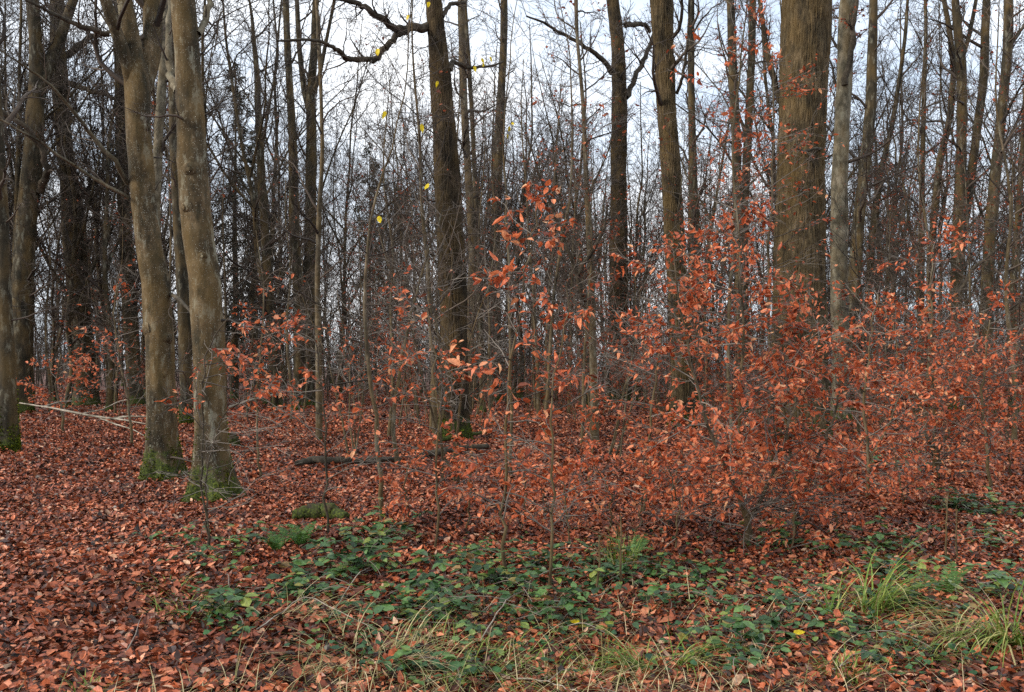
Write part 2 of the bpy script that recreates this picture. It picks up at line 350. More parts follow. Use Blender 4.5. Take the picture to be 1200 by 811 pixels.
def branches(mb, pts, rad, n1, t0, t1, len1, ang=(.6, 1.1), n2=7, n3=5, n4=0, up=.05, wob=.16, rmin=.004, r1f=.45, droop=0.0, mbl=None, lf=None, cap=None):
    """limbs > branches > twigs on a trunk polyline; all go into one crown mesh"""
    P = pts[None]; Rd = rad[None]
    par, p, d, r, t = spawn(P, Rd, n1, t0, t1)
    l = len1*(1-.45*t)*rng.uniform(.55, 1.25, n1); rr = np.minimum(r*r1f*rng.uniform(.6, 1.1, n1), .02*l+.01)
    if cap: rr = np.minimum(rr, cap)
    a, ra = grow(p, divert(d, rng.uniform(*ang, n1)), l, rr, np.full(n1, rmin), 9, wob, up-droop)
    mb.tubes(a, ra, 5)
    lev = [(a, ra)]
    par, p, d, r, t = spawn(a, ra, n2, .18, .98); l2 = np.repeat(l, n2)*rng.uniform(.22, .5, len(p))*(1.1-.5*t)
    b, rb = grow(p, divert(d, rng.uniform(.5, 1.0, len(p))), l2, np.maximum(r*.55, rmin), np.full(len(p), rmin*.8), 6, wob*1.1, up)
    mb.tubes(b, rb, 3); lev.append((b, rb))
    if n3:
        par, p, d, r, t = spawn(b, rb, n3, .15, 1.); l3 = np.repeat(l2, n3)*rng.uniform(.28, .6, len(p))
        c, rc = grow(p, divert(d, rng.uniform(.45, .95, len(p))), l3, np.maximum(r*.6, rmin*.8), np.full(len(p), rmin*.55), 4, wob, up*.7)
        mb.tubes(c, rc, 3); lev.append((c, rc))
        if n4:
            par, p, d, r, t = spawn(c, rc, n4, .2, 1.); l4 = np.repeat(l3, n4)*rng.uniform(.35, .7, len(p))
            e, re = grow(p, divert(d, rng.uniform(.4, .9, len(p))), l4, np.full(len(p), rmin*.6), np.full(len(p), rmin*.45), 3, wob, up*.5)
            mb.tubes(e, re, 3); lev.append((e, re))
    return lev

def hang_leaves(mb, pts, k, keep, L, zlo=-9, zhi=99, fine=True):
    """dry leaves hanging alternately along twigs"""
    par, p, d, r, t = spawn(pts, np.zeros(pts.shape[:2]), k, .2, 1.)
    m = (rng.random(len(p)) < keep) & (p[:, 2] > zlo) & (p[:, 2] < zhi); p = p[m]; d = d[m]; n = len(p)
    if n == 0: return
    side = unit(np.cross(d, [0, 0, 1.])+1e-3)*rng.choice([-1, 1], n)[:, None]
    dr = unit(d*.6+side*rng.uniform(.3, 1, (n, 1))+np.stack([rng.normal(0, .2, n), rng.normal(0, .2, n), rng.normal(-.35, .4, n)], 1))
    nr = unit(np.stack([rng.normal(0, .5, n), rng.normal(0, .5, n), np.ones(n)], 1))
    LL = L*np.exp(rng.normal(0, .24, n)); WW = LL*rng.uniform(.46, .74, n)
    if fine: leaves(mb, p+dr*.008, dr, nr, LL, WW, .25, .38, .38)
    else: leaves2(mb, p+dr*.008, dr, nr, LL, WW)

FOOT = []
LAND = []   # (pixel column, plain words) of the trees one can name: used to describe what stands behind them

def hero(kind, label, base, path, mat, H=None, limbs=(), n1=14, t0=.35, len1=3.2, n2=9, n3=6, n4=0, twig='twig', sides=18, flare=.5, rough=.05,
         leaf=0, cat='tree', red=None, ang=(.6, 1.1), group=None, words=None, low=0, rmin=None, up=.05, forks=(), knots=(), thin=1., moss=.6):
    b = ground(*base); Y = b[1]; k = Y/F
    root = thing(kind, label, cat, b, group)
    path = [(x, y, w*thin) for x, y, w in path]; pts = [b-np.array([0, 0, .08])]; rad = [path[0][2]/2*k]
    for (px, py, w) in path:
        pts.append(at(px, py, Y)); rad.append(w/2*k)
    pts = np.array(pts); rad = np.array(rad)
    H = max(H or 16, pts[-1, 2]+5)
    d = pts[-1]-pts[-2]; d = unit(d); d = unit(d*.5+np.array([0, 0, 1.])); steps = 6; top = pts[-1]; r = rad[-1]
    ext = []; extr = []
    if H > top[2]:
        for i in range(steps):
            d = unit(d+rng.normal(0, .06, 3)); top = top+d*(H-pts[-1, 2])/steps; ext.append(top); extr.append(r*(1-(i+1)/(steps+.3))+.012)
        pts = np.vstack([pts, ext]); rad = np.concatenate([rad, extr])
    mb = MB(); P, r = trunk_mesh(mb, pts, rad, (sides if sides < 30 else 72) if mat not in ('oak', 'oak_dark') else int(min(190, 60+rad[0]*260)), flare, rough, (6 if sides < 30 else 13) if mat not in ('oak', 'oak_dark') else 20, 0 if mat not in ('oak', 'oak_dark') else .022)
    SURF0 = SURF
    for f in forks:                        # rising second stems grow out of the same trunk surface
        q = np.array([at(x, y, Y+dy) for x, y, w, dy in f]); fr = np.array([w/2*k for x, y, w, dy in f])
        dd = unit(q[-1]-q[-2]); e = [q[-1]+dd*(i+1)*1.2+rng.normal(0, .12, 3) for i in range(5)]
        q = np.vstack([q, e]); fr = np.concatenate([fr, fr[-1]*np.linspace(.85, .15, 5)])
        trunk_mesh(mb, q, fr, max(8, sides-6), 0, rough)
        limbs = list(limbs)+[('fork', q, fr)]
    tro = mb.build('trunk', M[mat], root, org=b)
    for (kx, ky, kr) in knots:             # healed branch scars bulging from the bark
        q = at(kx, ky, Y); i = np.argmin(np.abs(P[:, 2]-q[2])); c = P[i]; dx = (q[0]-c[0])/r[i]; dx = max(-.9, min(.9, dx))
        nrm = np.array([dx, -math.sqrt(1-dx*dx), 0]); kk = MB(); R0 = kr*k
        prof = [(-.5, 1.7), (-.1, 1.45), (.25, 1.15), (.5, .85), (.56, .6), (.38, .42), (.30, .2), (.42, .02)]
        ce = c+nrm*r[i]*.93; kp = np.array([ce+nrm*R0*h_*.8+np.array([0, 0, -.12*R0*h_]) for h_, _ in prof]); kr_ = np.array([R0*w_ for _, w_ in prof])
        kk.tubes(kp[None], (kr_[:, None]*(1+rng.normal(0, .05, (8, 14))))[None], 14); kk.build('knot', M[mat], tro, org=b)
    if Y < 34 and moss and mat != 'stem' and path[0][2] > 12:
        ms = MB(); n = int(2600*moss*min(1, 16/Y)); a = rng.random(n)*6.28; hh = rng.random(n)**2.2*(.75+.5*r[0])*moss*(.65+.35*np.sin(2*a+1)+.3*np.sin(5*a))
        hh = np.maximum(hh, 0); cx = np.interp(hh+P[0, 2]+.08, P[:, 2], P[:, 0]); cy = np.interp(hh+P[0, 2]+.08, P[:, 2], P[:, 1])
        V = SURF0; ii = np.clip(np.searchsorted(P[:, 2], hh+P[0, 2]+.08), 1, len(P)-1); jj = (a/6.2832*V.shape[1]).astype(int) % V.shape[1]
        fw = rng.random((n, 1)); q = V[ii, jj]*fw+V[ii-1, jj]*(1-fw); gw = rng.random((n, 1)); q = q*gw+(1-gw)*(V[ii, (jj+1) % V.shape[1]]*fw+V[ii-1, (jj+1) % V.shape[1]]*(1-fw)); out_ = unit(q-np.stack([cx, cy, q[:, 2]], 1)); f = rng.random(n)
        keepm = np.sin(q[:, 0]*23+q[:, 2]*11)+np.sin(q[:, 1]*19-q[:, 2]*17)+rng.normal(0, .5, n) > -.35-(hh < .12)
        q = q[keepm]; out_ = out_[keepm]; m_ = len(q); s_ = .016*min(2.2, Y/9)
        leaves2(ms, q-out_*.004, unit(out_+rng.normal(0, .55, (m_, 3))+[0, 0, .2]), rng.normal(0, 1, (m_, 3)), s_*rng.uniform(.7, 1.6, m_), s_*.8)
        ms.build('moss', M['moss'], tro, org=b, smooth=False)
    if Y < 21 and path[0][2] > 20:         # fallen leaves drifted against the foot
        n = 260; a = rng.random(n)*6.28; rr_ = r[0]*(1.25+rng.random(n)**1.5*1.6); FOOT.append((b[0]+np.cos(a)*rr_, b[1]+np.sin(a)*rr_, .10*np.exp(-(rr_/r[0]-1.3)*1.6)*rng.random(n)))
    rmin = rmin or max(.0022, Y*.00016)
    cr = MB(); lm = MB(); lev = []
    if n1: lev += branches(cr, P, r, n1, t0, .98, len1, ang, n2, n3, n4, rmin=rmin, up=up, wob=.22, r1f=.55)
    if low: lev += branches(cr, P, r, low, .05, .45, len1*.55, (1.1, 1.7), 6, 4, 0, rmin=rmin, up=.0, cap=.02)
    for lb in limbs:
        if lb[0] == 'fork': q, fr = lb[1], lb[2]
        else:
            q = np.array([at(x, y, Y+dy) for x, y, w, dy in lb[1]]); fr = np.array([w/2*k for x, y, w, dy in lb[1]])
            one = MB(); s = np.linspace(0, 1, len(q)); ss = np.linspace(0, 1, len(q)*4)
            qq = np.stack([np.interp(ss, s, q[:, j]) for j in range(3)], 1); fq = np.interp(ss, s, fr)
            qq[1:-1] = (qq[:-2]+2*qq[1:-1]+qq[2:])/4; qq[1:-1] += rng.normal(0, .25, (len(qq)-2, 3))*fq[1:-1, None]
            one.tubes(qq[None], fq[None], 8); lmo = one.build('limb', M[lb[2] if len(lb) > 2 else 'limb'], root, org=b); q, fr = qq, fq
        L = np.linalg.norm(np.diff(q, axis=0), axis=1).sum()
        tw = cr if lb[0] == 'fork' else MB()
        lev += branches(tw, q, fr, lb[3] if len(lb) > 3 else 9, .2, 1., max(.6, L*.38), (.5, 1.1), 6, 4, 0, rmin=rmin, up=.03)
        if lb[0] != 'fork': tw.build('twigs', M[twig], lmo, org=b)
    if cr.n: cr.build('crown', M[twig], root, org=b)
    if leaf or red:
        for pp, rr in lev[1:]:
            hang_leaves(lm, pp, 4, leaf, .062 if Y < 16 else .075, *(red or (-9, 99)), fine=Y < 12)
        if lm.n: lm.build('foliage', M['leaf_far'], root, org=b, smooth=False)
    if words: LAND.append((base[0], words))
    return root

# --- the left group
hero('beech_tree', 'mossy footed beech trunk cut by the left edge of the picture', (10, 530), [(11, 500, 26), (9, 450, 24), (6, 380, 21), (2, 270, 19), (-6, 100, 17), (-10, 0, 15)], 'dark', n1=10, low=5, thin=.8, moss=1.2, words='the trunk at the left edge')
hero('forked_tree', 'dark tree near the left edge whose trunk bends and forks in two high up', (22, 484), [(22, 440, 27), (25, 360, 25), (30, 270, 24), (38, 190, 21), (43, 110, 18), (42, 50, 15), (38, 0, 14)], 'dark', n1=16, t0=.2,
     forks=[[(44, 105, 15, 0), (58, 75, 14, .3), (72, 40, 12, .6), (86, 0, 11, 1)]], limbs=[('limb', [(46, 225, 9, 0), (58, 200, 8, -.5), (50, 175, 7, -.8), (30, 150, 6, -1.2), (0, 128, 5, -1.6)])], words='the dark forked tree')
hero('dark_tree', 'straight dark trunk standing just left of the forked mossy beech', (100, 476), [(99, 440, 27), (95, 370, 25), (88, 300, 24), (81, 220, 20), (72, 130, 17), (68, 60, 17), (66, 0, 16)], 'dark', n1=18, t0=.2, low=8, limbs=[('limb', [(78, 97, 7, 0), (100, 105, 6, -.4), (122, 110, 5, -.8), (146, 121, 3, -1.2), (170, 118, 2, -1.6)], 'limb', 8), ('limb', [(70, 75, 9, 0), (88, 56, 8, .4), (106, 44, 6, .8), (135, 36, 4, 1.2), (160, 16, 3, 1.6)], 'limb', 8), ('limb', [(84, 240, 6, 0), (110, 215, 5, .5), (128, 190, 4, 1), (160, 165, 3, 1.5)], 'limb', 8)], words='the straight dark trunk')
hero('dark_tree', 'thinner dark trunk right behind the forked mossy beech, curving to the left', (160, 474), [(157, 440, 17), (152, 360, 16), (147, 270, 15), (143, 180, 13), (141, 90, 12), (139, 0, 10)], 'dark', n1=16, t0=.2, low=8)
hero('beech_tree', 'beech with a mossy foot whose trunk splits into three stems at the top', (190, 563), [(190, 530, 37), (189, 480, 37), (187, 400, 34), (183, 330, 32), (175, 290, 30), (168, 240, 28), (162, 150, 29), (161, 95, 32), (156, 55, 21), (146, 0, 19), (142, -40, 17)], 'beech', sides=30, n1=8, t0=.5, low=4, rough=.05, flare=1.3, H=13, moss=1., thin=.93, knots=[(178, 150, 5), (172, 387, 7), (200, 395, 5), (196, 440, 4)],
     forks=[[(156, 100, 18, 0), (147, 65, 16, -.15), (133, 30, 14, -.3), (122, -5, 12, -.5)], [(168, 105, 20, .1), (176, 70, 23, .2), (180, 40, 22, .3), (178, 0, 21, .4)]],
     limbs=[('limb', [(150, 232, 4.5, 0), (120, 215, 4, -.4), (80, 190, 3.4, -.8), (45, 165, 2.8, -1.2), (0, 140, 2, -1.6)], 'beech_grey', 8), ('limb', [(150, 215, 6, 0), (138, 192, 5.5, -.3), (112, 165, 5, -.5), (90, 135, 4, -.8), (60, 100, 3, -1.2), (25, 75, 2, -1.5), (0, 58, 1.2, -1.7)], 'beech_grey', 9), ('limb', [(128, 40, 7, -.2), (95, 32, 6, -.4), (60, 15, 4, -.6), (30, 0, 3, -.8)], 'limb', 7), ('limb', [(200, 345, 5, 0), (212, 352, 4, -.5), (226, 368, 2.5, -.9), (240, 380, 1.5, -1)], 'limb', 4)], words='the three stemmed beech')
hero('beech_tree', 'thick single stemmed beech with a green mossy foot, in front of the three stemmed one', (252, 588), [(250, 555, 44), (248, 520, 41), (246, 470, 38), (244, 400, 38), (240, 330, 38), (229, 250, 36), (224, 150, 34), (218, 50, 31), (214, 0, 31), (208, -60, 29)], 'beech', sides=30, n1=9, t0=.62, low=3, rough=.045, flare=1.4, H=14, moss=1., thin=.92, knots=[(228, 199, 6), (222, 245, 5), (243, 300, 4)],
     limbs=[('limb', [(232, 40, 8, 0), (241, 25, 8, .2), (246, 0, 7, .4), (248, -30, 6, .6)], 'beech_grey', 6), ('limb', [(208, 108, 9, 0), (199, 90, 9, .4), (197, 55, 8, .6), (200, 0, 7, .8)], 'beech_grey', 6)], words='the thick left beech')
hero('grey_tree', 'slim pale grey trunk showing in the gap between the two mossy beeches', (186, 500), [(184, 440, 12), (183, 330, 12), (182, 250, 11), (186, 150, 11), (191, 90, 10), (195, 0, 9)], 'beech_grey', n1=10, t0=.4)
hero('dark_tree', 'dark trunk half hidden behind the thick left beech', (218, 497), [(218, 450, 14), (216, 370, 14), (210, 270, 13), (204, 170, 12), (203, 90, 10), (203, 0, 9)], 'dark', n1=12, t0=.4)
# --- middle left
hero('twin_tree', 'dark tree left of centre whose trunk breaks into many upright stems', (362, 476), [(361, 440, 15), (362, 350, 14), (364, 250, 13), (365, 150, 12), (364, 110, 11), (368, 60, 9), (370, 0, 7)], 'dark', n1=14, t0=.25, low=6, n3=5, up=.09, ang=(.3, .8),
     forks=[[(364, 135, 8, 0), (356, 105, 7, .2), (350, 50, 6, .4), (348, 0, 5, .6)], [(364, 120, 6, 0), (374, 90, 5, -.2), (384, 40, 4, -.4), (392, 0, 4, -.6)]], words='the many stemmed dark tree')
hero('dark_tree', 'dark mossy trunk close on the left of the many stemmed dark tree', (350, 480), [(351, 430, 13), (349, 340, 12), (345, 270, 12), (343, 160, 10), (337, 60, 8), (335, 0, 7)], 'dark', n1=12, t0=.3, low=5, up=.09, ang=(.3, .8))
hero('grey_tree', 'slim grey young tree standing right in front of the many stemmed dark tree', (374, 516), [(374, 470, 7.5), (373, 400, 7), (372, 330, 6.5), (374, 250, 6), (378, 180, 4.5), (376, 100, 4)], 'stem', n1=16, t0=.3, len1=2, H=8, flare=.3, n2=5, n3=4)
hero('dark_tree', 'reddish dark trunk below the spruce, left of centre', (326, 478), [(322, 440, 11), (318, 380, 11), (312, 300, 11), (306, 200, 9), (302, 120, 8)], 'dark', n1=16, t0=.2, low=8, H=12)
# --- oak in the centre
hero('oak_tree', 'dark oak near the centre with one long crooked limb reaching left at the top', (531, 516), [(532, 490, 34), (532, 440, 33), (532, 350, 33), (527, 270, 31), (521, 150, 27), (514, 70, 24), (508, 0, 20), (500, -60, 17)], 'oak_dark', sides=22, n1=10, t0=.6, low=7, len1=4, rough=.05, H=17,
     limbs=[('limb', [(503, 30, 11, 0), (488, 31, 10, -.3), (474, 35, 9, -.6), (455, 28, 8, -.9), (436, 14, 7, -1.2), (420, 4, 6, -1.4), (400, -2, 5, -1.8), (375, -4, 4, -2.2)], 'limb', 11), ('limb', [(478, 34, 7, -.6), (462, 44, 7, -.7), (450, 58, 7, -.8), (440, 70, 7, -.9), (425, 69, 6, -1), (408, 70, 6, -1.2), (396, 60, 5, -1.5), (382, 50, 4, -1.8), (360, 46, 3, -2.2), (325, 48, 2, -2.8)], 'limb', 12), ('limb', [(518, 20, 6, 0), (528, 5, 5, .4), (545, 3, 4, .8), (551, -8, 3, 1)], 'limb', 5), ('limb', [(526, 82, 7, 0), (532, 72, 6, .3), (548, 80, 4, .5), (575, 78, 3, .9), (590, 72, 2, 1.2)], 'limb', 8)], words='the long limbed oak')
hero('grey_tree', 'slim brown trunk leaning against the right side of the long limbed oak', (547, 488), [(549, 450, 11), (552, 370, 11), (555, 300, 11), (551, 240, 9), (545, 150, 9), (542, 70, 8), (540, 0, 8)], 'stem', n1=14, t0=.45, low=4)
hero('grey_tree', 'very thin upright stem just right of the long limbed oak', (566, 484), [(564, 420, 7), (561, 300, 7), (557, 220, 6), (553, 130, 5), (547, 40, 5), (545, 0, 4)], 'dark', n1=12, t0=.4, low=4)
hero('dark_tree', 'dark slender trunk between the long limbed oak and the young grey trees at the centre', (583, 470), [(582, 420, 13), (580, 330, 12), (581, 260, 12), (585, 150, 11), (590, 60, 9), (591, 0, 8)], 'dark', n1=18, t0=.3, low=6, len1=3.6, words='the dark slender centre trunk')
# --- right of centre
hero('grey_tree', 'pale young tree with a broken stub, in front and left of the dark oak', (697, 520), [(697, 490, 10), (695, 420, 9), (693, 350, 8.5), (692, 300, 8), (688, 230, 6), (684, 130, 5), (676, 40, 4)], 'stem', n1=26, t0=.45, len1=1.9, n2=6, n3=5, H=8, twig='twig', leaf=.06, ang=(.5, 1.2),
     limbs=[('limb', [(692, 353, 7, 0), (685, 351, 7, -.2), (680, 340, 6, -.4), (677, 322, 6, -.5), (686, 306, 5, -.6), (697, 292, 4, -.7), (708, 268, 3, -.8), (712, 240, 2, -.9)], 'limb', 7), ('limb', [(677, 322, 5, -.5), (670, 305, 4, -.6), (663, 285, 4, -.7), (655, 262, 3, -.8), (630, 200, 2, -1), (618, 160, 1.2, -1.2)], 'limb', 8)])
hero('oak_tree', 'straight dark oak right of the centre with small limbs on both sides', (725, 472), [(726, 440, 24), (725, 380, 22), (725, 300, 21), (725, 200, 19), (726, 100, 17), (723, 40, 16), (718, 0, 15)], 'oak_dark', sides=20, n1=10, t0=.55, low=6, leaf=.05,
     limbs=[('limb', [(717, 86, 6, 0), (706, 70, 6, -.5), (690, 57, 5, -1), (664, 42, 4, -1.6), (640, 28, 3, -2.2), (617, 19, 2, -3)], 'limb', 9), ('limb', [(734, 114, 7, 0), (742, 95, 6, .4), (752, 75, 6, .8), (764, 48, 5, 1.2), (772, 20, 4, 1.6)], 'limb', 7), ('limb', [(733, 30, 7, 0), (745, 28, 6, .5), (758, 30, 5, 1), (762, 38, 4, 1.2)], 'limb', 6)], words='the straight dark oak')
hero('oak_tree', 'brown trunk right of the straight dark oak, its foot lost among red leaves', (800, 502), [(800, 450, 27), (797, 390, 26), (792, 300, 23), (786, 200, 22), (781, 120, 23), (777, 50, 25), (775, 0, 27)], 'oak', sides=20, n1=10, t0=.55, low=5, leaf=.1, red=(0, 8),
     limbs=[('limb', [(793, 110, 4, 0), (800, 90, 4, -.3), (806, 50, 3, -.6), (808, 0, 3, -1)], 'limb', 6)], words='the brown trunk')
hero('dark_tree', 'grey brown trunk glimpsed low behind the brown trunk', (818, 478), [(817, 430, 17), (814, 330, 16), (812, 200, 10), (810, 100, 8), (810, 0, 7)], 'dark', n1=14, t0=.35, low=6)
hero('dark_tree', 'slim dark trunk left of the thickest oak, rising straight', (870, 482), [(870, 440, 14), (868, 360, 13), (866, 270, 12), (862, 150, 11), (858, 60, 10), (856, 0, 9)], 'dark', n1=16, t0=.3, low=8, leaf=.12)
hero('dark_tree', 'slim dark trunk nearest the left side of the thickest oak', (878, 478), [(874, 420, 11), (872, 330, 10), (872, 240, 10), (877, 150, 9), (881, 60, 9), (882, 0, 8)], 'dark', n1=16, t0=.3, low=8, leaf=.12,
     limbs=[('limb', [(876, 170, 5, 0), (868, 140, 4, .2), (856, 110, 3, .5), (850, 70, 2, .8)], 'limb', 7)])
hero('oak_tree', 'the thickest trunk, a furrowed brown oak at the right', (937, 512), [(937, 480, 62), (937, 420, 60), (937, 360, 59), (937, 300, 58), (938, 200, 55), (942, 100, 55), (944, 40, 56), (945, 0, 56), (946, -50, 55)], 'oak', sides=36, n1=7, t0=.65, low=4, len1=5, rough=.025, flare=.45, H=19,
     limbs=[('limb', [(966, 175, 3, 0), (955, 174, 3, -1), (942, 178, 3, -1.2), (930, 172, 1.5, -1.4)], 'limb', 4), ('limb', [(922, 128, 9, .1), (912, 112, 8, .2), (905, 84, 8, .3), (898, 50, 7, .4), (893, 20, 6, .5), (888, -20, 5, .6)], 'oak_dark', 8)], words='the thickest oak')
hero('beech_tree', 'smooth grey beech close on the right of the thickest oak', (985, 494), [(985, 460, 21), (985, 390, 20), (983, 300, 19), (984, 220, 19), (987, 140, 18), (991, 60, 18), (993, 0, 17)], 'beech_grey', sides=20, n1=10, t0=.5, low=6, leaf=.08,
     limbs=[('limb', [(990, 100, 8, -.2), (998, 60, 7, -.3), (1000, 30, 6, -.4), (1004, 0, 5, -.5)], 'limb', 6)], words='the smooth grey beech')
hero('dark_tree', 'leaning dark trunk right of the smooth grey beech', (992, 484), [(995, 430, 16), (1000, 340, 15), (1006, 260, 14), (1014, 190, 13), (1021, 120, 12), (1022, 60, 11), (1024, 0, 10)], 'dark', n1=14, t0=.4, low=4)
hero('dark_tree', 'wavy thin trunk leaning right, beyond the leaning dark trunk', (1010, 476), [(1014, 400, 8), (1022, 280, 8), (1032, 200, 7), (1045, 150, 6), (1053, 100, 5), (1060, 50, 4)], 'dark', n1=18, t0=.3, H=15)
hero('dark_tree', 'thin straight pole like trunk in the gap at the right', (1077, 476), [(1078, 420, 8), (1080, 300, 7), (1081, 200, 6), (1083, 100, 5), (1085, 40, 4)], 'dark', n1=18, t0=.35, H=16, low=4)
hero('dark_tree', 'thin dark trunk with an S bend in the right gap', (1090, 480), [(1090, 420, 10), (1091, 340, 9), (1094, 260, 8), (1101, 190, 8), (1113, 140, 7), (1118, 80, 7), (1112, 30, 6), (1106, 0, 5)], 'dark', n1=14, t0=.45, low=5, words='the S bend trunk')
hero('dark_tree', 'upright dark trunk that forks low, right of the S bend trunk', (1118, 482), [(1118, 440, 17), (1120, 360, 15), (1123, 270, 13), (1127, 170, 12), (1127, 80, 11), (1121, 20, 9), (1119, 0, 8)], 'dark', n1=14, t0=.45, low=5, leaf=.06,
     forks=[[(1122, 300, 10, 0), (1133, 240, 11, .5), (1143, 170, 10, .8), (1153, 90, 10, 1), (1156, 0, 9, 1.2)], [(1127, 70, 6, 0), (1135, 45, 5, .2), (1144, 0, 4, .4)]], words='the low forked trunk')
hero('dark_tree', 'ochre tinted leaning trunk near the right edge', (1155, 486), [(1155, 440, 17), (1156, 370, 15), (1159, 290, 13), (1167, 200, 12), (1174, 130, 11), (1181, 60, 11), (1182, 0, 10)], 'dark', n1=14, t0=.45, low=5, leaf=.06,
     limbs=[('limb', [(1182, 55, 5, 0), (1190, 45, 4, .4), (1200, 30, 4, .8), (1215, 20, 3, 1)], 'limb', 6), ('limb', [(1122, 345, 4, -1), (1140, 315, 4, -1), (1160, 300, 3, -1.3), (1185, 275, 2, -1.6)], 'limb', 5)], words='the ochre leaning trunk')
hero('dark_tree', 'thin trunk at the right edge of the picture', (1188, 484), [(1188, 420, 10), (1187, 340, 8), (1193, 260, 7), (1198, 180, 6), (1202, 100, 5)], 'dark', n1=16, t0=.3, low=6, leaf=.05)

for x, y, h in FOOT:
    n = len(x); a = rng.random(n)*6.28
    leaves(LIT, np.stack([x, y, gz(x, y)+.015+h], 1), np.stack([np.cos(a), np.sin(a), rng.normal(0, .4, n)], 1), np.stack([rng.normal(0, .5, n), rng.normal(0, .5, n), np.ones(n)], 1), rng.uniform(.045, .065, n), rng.uniform(.028, .042, n), .25, .32, .4)
tag(LIT.build('leaf_litter', M['litter'], smooth=False), 'carpet of fallen red brown beech leaves over the forest floor', 'fallen leaves', kind='stuff')

# ------------------------------------------------------------------ trees farther back: a few kinds, copied
LAND.sort()
def gap_words(px):
    prev = None
    for x, w in LAND:
        if px < x: return (f'between {prev} and {w}' if prev else f'left of {w}')
        prev = w
    return f'right of {prev}'

def far_tree(h, r, kind):
    root = thing('bare_tree', 'tmp', 'tree', (0, 0, 0), 'tmp')
    n = 11; z = np.linspace(0, h, n); lean = rng.normal(0, .035, 2)
    p = np.stack([np.cumsum(rng.normal(0, .16, n))+lean[0]*z, np.cumsum(rng.normal(0, .16, n))+lean[1]*z, z], 1); p -= p[0]
    rad = r*(1-.9*(z/h)**.9)+.006
    mb = MB(); P, rr = trunk_mesh(mb, p, rad, 9, .4, .06, 3); mb.build('trunk', M['dark'], root)
    cr = MB(); nf = (2, 4, 3, 5)[kind % 4]
    par, q, d, fr, t = spawn(P[None], rr[None], nf, .22+.06*(kind % 3), .62)
    fl = h*(1-t)*rng.uniform(.75, 1.0, nf)
    a, ra = grow(q, divert(d, rng.uniform(.35, .7, nf)), fl, fr*.72, np.full(nf, .010), 12, .10, .07)
    for k in range(nf):
        lb = MB(); lb.tubes(a[k], ra[k], 6); lb.build('limb', M['dark'], root)
        branches(cr, a[k], ra[k], 13, .12, 1., fl[k]*.36, (.5, 1.1), 8, 5, 0, rmin=.008, up=.05, r1f=.6)
    branches(cr, P, rr, 15, .2, .98, h*.24, (.45, 1.1), 8, 6, 0, rmin=.008, up=.05, r1f=.6)
    cr.build('crown', M['twig'], root)
    return root
kinds = [far_tree(15+1.0*i, .085+.018*(i % 5), i) for i in range(10)]
spots = []
def place_far(n, y0, y1, p0, p1):
    c = 0; tries = 0
    while c < n and tries < n*60:
        tries += 1
        Y = math.sqrt(random.uniform(y0**2, y1**2)); px = random.uniform(p0, p1); x = (px-600)/F*Y
        if (250 < px < 305 and Y < 60): continue
        if all((x-a)**2+(Y-b)**2 > (1.4+Y*.008)**2 for a, b in spots): spots.append((x, Y)); c += 1
place_far(30, 32, 52, -60, 345); place_far(26, 34, 55, 660, 1260); place_far(14, 44, 58, 345, 660)
place_far(105, 55, 110, -60, 1260)
for i, (x, y) in enumerate(spots):
    px = 600+x/y*F; far = y > 55
    w = gap_words(px)
    lab = ('faint far tree ' if far else 'slender bare background tree ')+w
    grp = ('far trunks ' if far else 'slender trees behind ')+w
    loc = (x, y, float(gz(x, y))-.05)
    if i < len(kinds):
        o = kinds[i]; o.location = loc; o.rotation_euler = (0, 0, random.uniform(0, 6.28)); o['label'] = lab; o['group'] = grp
    else: copy_thing(kinds[random.randrange(len(kinds))], loc, random.uniform(0, 6.28), random.uniform(.75, 1.2), lab, grp)

# slim young trees filling the wood between the big trunks
def young_tree(h, r, keep):
    root = thing('young_tree', 'tmp', 'tree', (0, 0, 0), 'tmp'); n = 9
    z = np.linspace(-.05, h, n); p = np.stack([np.cumsum(rng.normal(0, .09, n)), np.cumsum(rng.normal(0, .09, n)), z], 1); p -= [p[0, 0], p[0, 1], 0]
    mb = MB(); P, rr = trunk_mesh(mb, p, r*(1-.9*np.linspace(0, 1, n))+.003, 7, .3, .04, 3); mb.build('trunk', M['stem'], root)
    cr = MB(); lev = branches(cr, P, rr, 28, .28, .99, h*.26, (.6, 1.25), 7, 5, 0, rmin=.0045, up=.03, r1f=.55, wob=.15); cr.build('crown', M['twig_mid'], root)
    if keep:
        lf = MB(); hang_leaves(lf, lev[1][0], 4, keep, .065, 1.2, 99, fine=False); hang_leaves(lf, lev[2][0], 3, keep*.6, .065, 1.2, 99, fine=False); lf.build('foliage', M['leaf_far'], root, smooth=False)
    return root
yk = [young_tree(8, .045, .03), young_tree(6.5, .035, .0), young_tree(10, .06, .02), young_tree(7.5, .04, .14), young_tree(9, .05, .22)]
used = set(); c = 0
for _ in range(4000):
    if c >= 74: break
    Y = math.sqrt(random.uniform(17**2, 44**2)); px = random.uniform(-30, 1230); x = (px-600)/F*Y
    if px < 300 and Y < 30: continue
    if any((x-a)**2+(Y-b)**2 < 1.2 for a, b in spots): continue
    spots.append((x, Y)); c += 1; w = gap_words(px); rusty = random.random() < (.6 if px > 640 else .2); k = random.choice((3, 4)) if rusty else random.choice((0, 1, 2))
    lab = ('rusty leaved young tree ' if rusty else 'slim bare young tree ')+w; grp = ('rusty young trees ' if rusty else 'slim young trees ')+w
    loc = (x, Y, float(gz(x, Y))); rz = random.uniform(0, 6.28); sc_ = random.uniform(.75, 1.25)
    if k not in used:
        used.add(k); o = yk[k]; o.location = loc; o.rotation_euler = (0, 0, rz); o.scale = (sc_,)*3; o['label'] = lab; o['group'] = grp
    else: copy_thing(yk[k], loc, rz, sc_, lab, grp)

